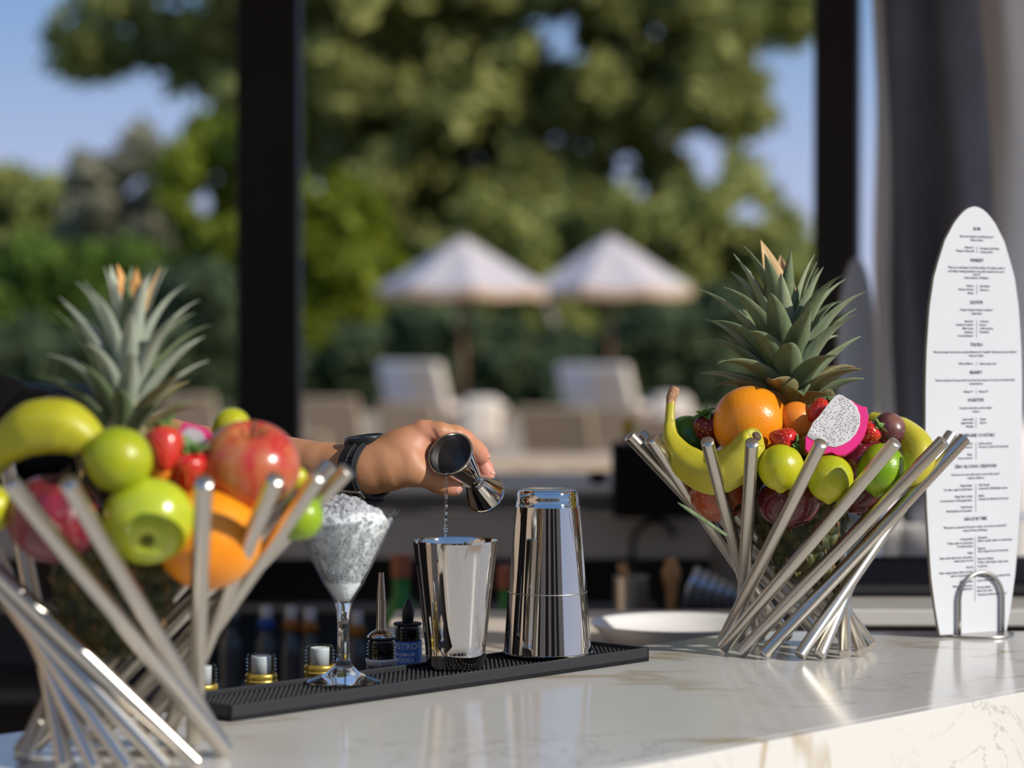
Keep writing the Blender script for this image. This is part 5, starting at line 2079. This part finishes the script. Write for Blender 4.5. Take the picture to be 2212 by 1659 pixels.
# fingers
index = [(iM, .0108), (Q(950, 934, 2.430), .0098), (Q(985, 940, 2.437), .0094), (Q(1003, 949, 2.444), .0093), (Q(1026, 968, 2.456), .0083), (Q(1036, 979, 2.462), .0080), (Q(1044, 988, 2.466), .0063)]
middle = [(mM, .0108), (Q(962, 940, 2.466), .0096), (Q(1003, 960, 2.478), .0092), (Q(1022, 978, 2.480), .0088), (Q(1041, 1002, 2.479), .0080), (Q(1049, 1015, 2.477), .0077), (Q(1056, 1025, 2.475), .0060)]
ring = [(rM, .0103), (Q(955, 955, 2.490), .0092), (Q(990, 980, 2.503), .0088), (Q(1008, 998, 2.500), .0083), (Q(1022, 1019, 2.492), .0074), (Q(1030, 1032, 2.487), .0060)]
pinky = [(pM, .0094), (Q(935, 980, 2.508), .0080), (Q(962, 1004, 2.520), .0076), (Q(980, 1020, 2.514), .0070), (Q(993, 1035, 2.506), .0060)]
for ch_ in (pinky, ring, middle, index):
    arm.add_chain(ch_, .0030, .004)
# soft folds: between the web and the index, thumb creases, wrist
arm.carve(Q(914, 945, 2.4240), Q(918, 985, 2.4240), .0008, .002)
for x_ in (942, 947, 952):
    arm.carve(Q(x_, 1022, 2.4190), Q(x_ + 2, 1050, 2.4200), .0009, .0012)
arm.carve(Q(932, 927, 2.4195), Q(944, 948, 2.4195), .0012, .003)
V, F4 = arm.mesh()
pe = thing('person', 'bartender reaching in with bare tanned left forearm, black watch and pouring hand', 'person', tuple(WR))
me = bpy.data.meshes.new('body')
loc = np.array(tuple(WR))
me.from_pydata((V - loc).tolist(), [], F4.tolist())
me.polygons.foreach_set('use_smooth', [True] * len(me.polygons))
# skin is pinker at the finger ends and knuckles
red = np.zeros(len(V))
for pt, r_, a_ in ((index[-1][0], .022, 1), (middle[-1][0], .022, 1), (ring[-1][0], .02, 1), (thumb[-1][0], .018, .8), (index[3][0], .016, .6), (iM, .016, .45), (middle[3][0], .016, .7), (Q(925, 960, 2.42), .02, .5)):
    red = np.maximum(red, a_ * np.exp(-((V - np.array(tuple(pt))) ** 2).sum(1) / (r_ * r_)))
at = me.attributes.new('redness', 'FLOAT', 'POINT')
at.data.foreach_set('value', red.astype(np.float32))
t = NT('skin')
an = t.n('ShaderNodeAttribute', attribute_name='redness')
c1 = t.ramp(t.noise(45, 4), [(.3, (.44, .205, .095)), (.7, (.50, .245, .12))])
c2 = t.mix(an.outputs['Fac'], c1, (.62, .26, .19))
t.base(c2)
t.set(Roughness=.48)
t.b.inputs['Subsurface Weight'].default_value = .18
t.b.inputs['Subsurface Radius'].default_value = (1, .35, .2)
t.b.inputs['Subsurface Scale'].default_value = .004
t.b.inputs['Specular IOR Level'].default_value = .4
nb = t.noise(420, 3, .6)
vb = t.n('ShaderNodeTexVoronoi')
vb.inputs['Scale'].default_value = 650
t.l(t.co(), vb.inputs['Vector'])
mm = t.n('ShaderNodeMath', operation='ADD')
t.l(nb, mm.inputs[0])
t.l(vb.outputs['Distance'], mm.inputs[1])
t.bump(mm.outputs[0], .10, .0004)
MAT['skin'] = t.m
me.materials.append(t.m)
me.update()
bo = bpy.data.objects.new('body', me)
COL.objects.link(bo)
bo.parent = pe
sm_ = bo.modifiers.new('smooth', 'SMOOTH')
sm_.factor = .5
sm_.iterations = 3
MAT['nail'] = M('nail', (.62, .33, .25), .25, c2=(.66, .38, .29), vs=80, coat=.3)


def nail(p, along, out, L, w_, r_):
    a = Vector(along).normalized()
    n = (Vector(out) - a * Vector(out).dot(a)).normalized()
    s = a.cross(n)
    p = Vector(p) + n * r_
    R3 = Matrix((s, a, n)).transposed()
    m = MB()
    v, f = [], []
    nu, nv = 8, 8
    for i in range(nu + 1):
        for j in range(nv + 1):
            x, y = -1 + 2 * i / nu, -1 + 2 * j / nv
            k_ = 1 - .22 * max(0, -y) ** 3 - .12 * max(0, y) ** 4
            yy = y - .18 * y * x * x
            v.append(R3 @ Vector((x * w_ * k_, yy * L, -.38 * w_ * x * x - .10 * L * y * y * (1 if y > 0 else .4))))
    for i in range(nu):
        for j in range(nv):
            q = i * (nv + 1) + j
            f.append((q, q + nv + 1, q + nv + 2, q + 1))
    m.add(v, f)
    o = m.build('fingernail', MAT['nail'], pe, loc=Vector(p) - WR)
    sd = o.modifiers.new('t', 'SOLIDIFY')
    sd.thickness = .0009
    return o


ta = thumb[-1][0] - thumb[-3][0]
nail(thumb[-1][0] - ta.normalized() * .0030, ta, Vector((.10, -1, .05)), .0064, .0056, .0094)
ia = index[-1][0] - index[-2][0]
nail(index[-1][0] - ia.normalized() * .001, ia, Vector((.70, -.35, .75)), .0048, .0044, .0071)
ma_ = middle[-1][0] - middle[-2][0]
nail(middle[-1][0] - ma_.normalized() * .001, ma_, Vector((.80, -.40, .50)), .0048, .0044, .0068)

# sleeve of the dark shirt over the upper arm
sl_ = MB()
d = (SH - EL)
fr = EL + d * .10
n_ = 9
pts = [fr + d * (.92 * i / n_) - WR for i in range(n_ + 1)]
sl_.tube(pts, [.052 + .012 * i / n_ + .0022 * math.sin(i * 2.1) for i in range(n_ + 1)], 28, cap=False)
so_ = sl_.build('shirt_sleeve', MAT['shirt'] if 'shirt' in MAT else M('black_shirt', (.004, .004, .0045), .9, spec=.1), pe)
sd = so_.modifiers.new('t', 'SOLIDIFY')
sd.thickness = .003

# wristwatch -----------------------------------------------------------------
RC = Q(795, 1013, 2.4430)
ax_ = Vector((-.86, .50, .03)).normalized()
wa = thing('wristwatch', 'chunky black rubber strap wristwatch on the pouring wrist', 'watch', RC)
side = Vector((0, 0, 1)).cross(ax_).normalized()       # across, roughly depth
up_ = ax_.cross(side).normalized()
if up_.z < 0:
    up_ = -up_
if side.y > 0:
    side = -side                                        # towards the viewer


def band(r_s, r_u, wdt, thick, a0, a1, n=56, mat=None, name='strap', off=0.0, par=None, rim=False):
    m = MB()
    v = []
    cs = [(-.5, 0), (-.5, .7), (-.42, 1), (.42, 1), (.5, .7), (.5, 0)]
    if rim:
        cs = [(-.5, 0), (-.5, 1), (-.3, 1.35), (.3, 1.35), (.5, 1), (.5, 0)]
    for i in range(n + 1):
        a = a0 + (a1 - a0) * i / n
        for x, q in cs:
            rs, ru = r_s + thick * q, r_u + thick * q
            v.append(side * math.cos(a) * rs + up_ * math.sin(a) * ru + ax_ * (x * wdt + off))
    k = len(cs)
    f = [(i * k + j, i * k + (j + 1) % k, (i + 1) * k + (j + 1) % k, (i + 1) * k + j) for i in range(n) for j in range(k)]
    f += [tuple(range(k)), tuple(reversed(range(n * k, n * k + k)))]
    m.add(v, f)
    return m.build(name, mat or MAT['rubber'], par or wa, auto=35)


RS, RU = .0372, .0272
band(RS, RU, .0215, .0036, 0, 2 * PI - 1e-3)
for off in (-.0075, .0005):
    band(RS + .0034, RU + .0034, .0022, .0012, -1.15, 1.35, 40, MAT['rubber'], 'strap_ridge', off + .0, rim=True)
for k in range(4):
    a = .02 + k * .14
    c = side * math.cos(a) * (RS + .0038) + up_ * math.sin(a) * (RU + .0038) + ax_ * .0045 * -1
    MB().box(c, (.0055, .0018, .0012), rot=Matrix((ax_, side, up_)).transposed()).build('strap_slot', MAT['black'], wa, smooth=False)
wc = up_ * (RU + .0018) + side * .0030 + ax_ * .0022
qn = zto(up_ * .96 + side * .10 + ax_ * .10)
MB().lathe([(0, -.006), (.0195, -.006), (.0212, -.003), (.0212, .0015), (.0200, .0032), (.0178, .0036), (.0172, .0030), (0, .0030)], 48, Matrix.Translation(wc) @ qn.to_matrix().to_4x4()).build('case', MAT['blackplastic'], wa, auto=35)
MB().lathe([(.0204, .0026), (.0198, .0040), (.0182, .0043), (.0176, .0034)], 48, Matrix.Translation(wc) @ qn.to_matrix().to_4x4()).build('bezel', MAT['blackplastic'], wa, auto=40)
MB().lathe([(0, .0036), (.0168, .0034), (.0172, .0030)], 40, Matrix.Translation(wc) @ qn.to_matrix().to_4x4()).build('watch_glass', M('watch_face', (.01, .012, .016), .05), wa)
# buckle and keeper below
a = -.80
bk = side * math.cos(a) * (RS + .0055) + up_ * math.sin(a) * (RU + .0060)
tg = (side * -math.sin(a) * RS + up_ * math.cos(a) * RU).normalized()
nr = ax_.cross(tg).normalized()
RB = Matrix((ax_, tg, nr)).transposed()
m = MB()
for dx, dy, sx2, sy2 in ((0, .005, .027, .0028), (0, -.005, .027, .0028), (.0125, 0, .0030, .012), (-.0125, 0, .0030, .012)):
    m.box(bk + RB @ Vector((dx, dy, 0)), (sx2, sy2, .0026), rot=RB)
m.build('buckle', MAT['wire'], wa, smooth=False, bevel=.0006)
MB().box(bk + RB @ Vector((0, 0, .0006)), (.0030, .011, .0022), rot=RB).build('buckle_pin', MAT['wire'], wa, smooth=False, bevel=.0004)
band(RS + .0040, RU + .0056, .0205, .0030, -1.95, -1.28, 18, MAT['rubber'], 'strap_tail')
band(RS + .0046, RU + .0072, .0070, .0024, -2.0, -1.30, 18, MAT['rubber'], 'strap_keeper', -.004)

# ================================================================== the rest of the bartender, standing outside the frame
BF = Vector((.95, -.31, 0)).normalized()
BL = Vector((-BF.y, BF.x, 0))
LS = SH + Vector((-.012, 0, .012))
RS_ = LS - BL * .345
MS = (LS + RS_) / 2


def bp(f, l, z):
    """point by metres forward / left of the spine, at height z"""
    q = MS + BF * f + BL * l
    return Vector((q.x, q.y, z))


zs = LS.z
HC = bp(.045, 0, zs + .205)                     # head centre
HF = (BF * .93 + Vector((.10, -.16, -.20))).normalized()
HL = Vector((0, 0, 1)).cross(HF).normalized()
HU = HF.cross(HL).normalized()


def hp(f, l, u):
    return HC + HF * f + HL * l + HU * u


def torso_chains(S, g):
    S.add_chain([(LS - BL * .03, .060 + g), (bp(0, 0, zs + .02), .070 + g), (RS_ + BL * .03, .060 + g)], .03)
    for l in (-.075, .075):
        S.add_chain([(bp(.012, l, zs - .06), .088 + g), (bp(.02, l, zs - .18), .092 + g), (bp(.01, l * .8, zs - .32), .082 + g), (bp(-.005, l, zs - .43), .094 + g)], .05)


boxlo = Vector((min(LS.x, RS_.x) - .30, RS_.y - .30, -.01))
boxhi = Vector((max(LS.x, RS_.x) + .34, LS.y + .24, zs + .36))
bd_ = SDF(boxlo, boxhi, .0055)
torso_chains(bd_, -.006)
bd_.add_chain([(bp(.0, 0, zs + .01), .060), (bp(.02, 0, zs + .10), .053), (hp(-.015, 0, -.07), .054)], .03)
bd_.add_chain([(hp(-.028, 0, .018), .080), (hp(.018, 0, .020), .074)], .02)
bd_.add_chain([(hp(.030, 0, -.030), .060), (hp(.050, 0, -.082), .034)], .03)
bd_.add_chain([(hp(.086, 0, .012), .009), (hp(.104, 0, -.026), .012)], .012)
bd_.add_chain([(hp(.078, .018, -.060), .011), (hp(.083, 0, -.060), .013), (hp(.078, -.018, -.060), .011)], .010)
bd_.add_chain([(hp(.078, .040, .030), .012), (hp(.090, .012, .032), .012)], .012)
bd_.add_chain([(hp(.078, -.040, .030), .012), (hp(.090, -.012, .032), .012)], .012)
for sg in (1, -1):
    bd_.carve(hp(.093, sg * .030, .010), hp(.090, sg * .038, .010), .010, .008)
    bd_.add_chain([(hp(-.004, sg * .078, .014), .013), (hp(-.008, sg * .078, -.024), .010)], .008)
    hipp = bp(-.005, sg * .085, .86)
    bd_.add_chain([(hipp, .085), (bp(.015, sg * .095, .47), .058), (bp(-.01, sg * .10, .09), .040)], .04)
# right arm folded behind the back
RE = RS_ + Vector((0, 0, -.27)) - BF * .06 - BL * .02
RW = bp(-.150, -.045, RE.z + .01)
bd_.add_chain([(RS_, .050), (RE, .038), (RE.lerp(RW, .5), .036), (RW, .025)], .02)
Vb, Fb = bd_.mesh()
# the right hand, resting on the small of the back
hl_, hh_ = RW - Vector((.16, .16, .16)), RW + Vector((.16, .16, .16))
hs = SDF(hl_, hh_, .0026)
hd_ = (RW - RE).normalized()
hup = Vector((0, 0, 1))
hn = hd_.cross(hup).normalized()
hs.add_chain([(RW - hd_ * .05, .026), (RW, .024)], .01)
for k, (o_, L1, r_) in enumerate(((.026, .066, .0088), (.009, .074, .0092), (-.009, .069, .0088), (-.026, .054, .0078))):
    kn = RW + hd_ * .085 + hup * o_
    hs.add_chain([(RW + hup * o_ * .6 + hd_ * .01, .014), (kn, .0112)], .010)
    a1 = kn + hd_ * L1 * .5 - hn * .006
    a2 = a1 + hd_ * L1 * .32 - hn * .014
    a3 = a2 + hd_ * L1 * .16 - hn * .014
    hs.add_chain([(kn, .0102), (a1, r_), (a2, r_ * .92), (a3, r_ * .75)], .003)
t0 = RW + hup * .018 + hd_ * .02
hs.add_chain([(t0, .015), (t0 + hup * .030 + hd_ * .030, .0115), (t0 + hup * .044 + hd_ * .056, .0098), (t0 + hup * .046 + hd_ * .078, .0078)], .008)
Vh, Fh = hs.mesh()
old = bo.data
vo = np.empty(len(old.vertices) * 3)
old.vertices.foreach_get('co', vo)
vo = vo.reshape(-1, 3)
nv0 = len(vo)
allv = np.concatenate([vo, Vb - loc, Vh - loc])
allf = F4.tolist() + (Fb + nv0).tolist() + (Fh + nv0 + len(Vb)).tolist()
nm = bpy.data.meshes.new('body')
nm.from_pydata(allv.tolist(), [], allf)
nm.polygons.foreach_set('use_smooth', [True] * len(nm.polygons))
at2 = nm.attributes.new('redness', 'FLOAT', 'POINT')
at2.data.foreach_set('value', np.concatenate([red, np.zeros(len(Vb) + len(Vh))]).astype(np.float32))
nm.materials.append(MAT['skin'])
nm.update()
bo.data = nm


def cloth(name, build, zlo, zhi, mat, h=.006):
    S = SDF(boxlo, boxhi, h)
    build(S)
    Z = S.ax[2][None, None, :]
    S.F = np.maximum(S.F, np.maximum(Z - zhi, zlo - Z)).astype(np.float32)
    V_, F_ = S.mesh()
    m_ = bpy.data.meshes.new(name)
    m_.from_pydata((V_ - loc).tolist(), [], F_.tolist())
    m_.polygons.foreach_set('use_smooth', [True] * len(m_.polygons))
    m_.materials.append(mat)
    m_.update()
    o = bpy.data.objects.new(name, m_)
    COL.objects.link(o)
    o.parent = pe
    return o


def shirt_b(S):
    torso_chains(S, .006)
    S.add_chain([(RS_, .060), (RS_.lerp(RE, .75), .053)], .02)
    S.add_chain([(LS, .062), (LS + (EL - SH) * .35, .060)], .02)
    S.add_chain([(bp(0, 0, zs + .03), .066), (bp(.008, 0, zs + .075), .062)], .02)


def trousers_b(S):
    for sg in (1, -1):
        S.add_chain([(bp(-.005, sg * .07, .95), .112), (bp(-.005, sg * .085, .84), .100), (bp(.015, sg * .098, .47), .076), (bp(-.01, sg * .10, .06), .066)], .03)


cloth('shirt', shirt_b, .90, zs + .072, so_.data.materials[0])
cloth('trousers', trousers_b, .05, 1.0, M('black_trousers', (.008, .008, .009), .9, spec=.1))
for sg in (1, -1):
    m_ = MB().tube([bp(-.07, sg * .10, .040) - WR, bp(.0, sg * .10, .046) - WR, bp(.10, sg * .105, .034) - WR, bp(.17, sg * .108, .022) - WR], [.036, .042, .040, .020], 14)
    m_.build('shoe', MAT['blackplastic'], pe)
    MB().lathe([(0, -.0115), (.008, -.008), (.0115, 0), (.008, .008), (0, .0115)], 14).build('eye', M('eye_white', (.75, .73, .70), .2), pe, loc=hp(.0765, sg * .032, .010) - WR)
    MB().lathe([(0, 0), (.0052, 0), (.0045, .002), (0, .0022)], 12).build('iris', M('brown_iris', (.05, .025, .012), .15), pe, loc=hp(.0872, sg * .032, .010) - WR, rot=zto(HF))


def hair_b(S):
    S.add_chain([(hp(-.036, 0, .026), .084), (hp(.016, 0, .032), .078)], .02)
    S.add_chain([(hp(-.055, 0, -.035), .062), (hp(-.035, 0, .02), .082)], .02)


S = SDF(HC - Vector((.16, .16, .16)), HC + Vector((.16, .16, .16)), .004)
hair_b(S)
X, Y_, Z_ = np.meshgrid(*S.ax, indexing='ij', sparse=True)
fx = (X - HC.x) * HF.x + (Y_ - HC.y) * HF.y + (Z_ - HC.z) * HF.z
ux = (X - HC.x) * HU.x + (Y_ - HC.y) * HU.y + (Z_ - HC.z) * HU.z
S.F = np.maximum(S.F, np.minimum(fx * .9 - ux * .55 - .012, .05)).astype(np.float32)
V_, F_ = S.mesh()
m_ = bpy.data.meshes.new('hair')
m_.from_pydata((V_ - loc).tolist(), [], F_.tolist())
m_.polygons.foreach_set('use_smooth', [True] * len(m_.polygons))
m_.materials.append(M('dark_hair', (.018, .012, .008), .6, c2=(.035, .022, .014), vs=90))
m_.update()
ho = bpy.data.objects.new('hair', m_)
COL.objects.link(ho)
ho.parent = pe
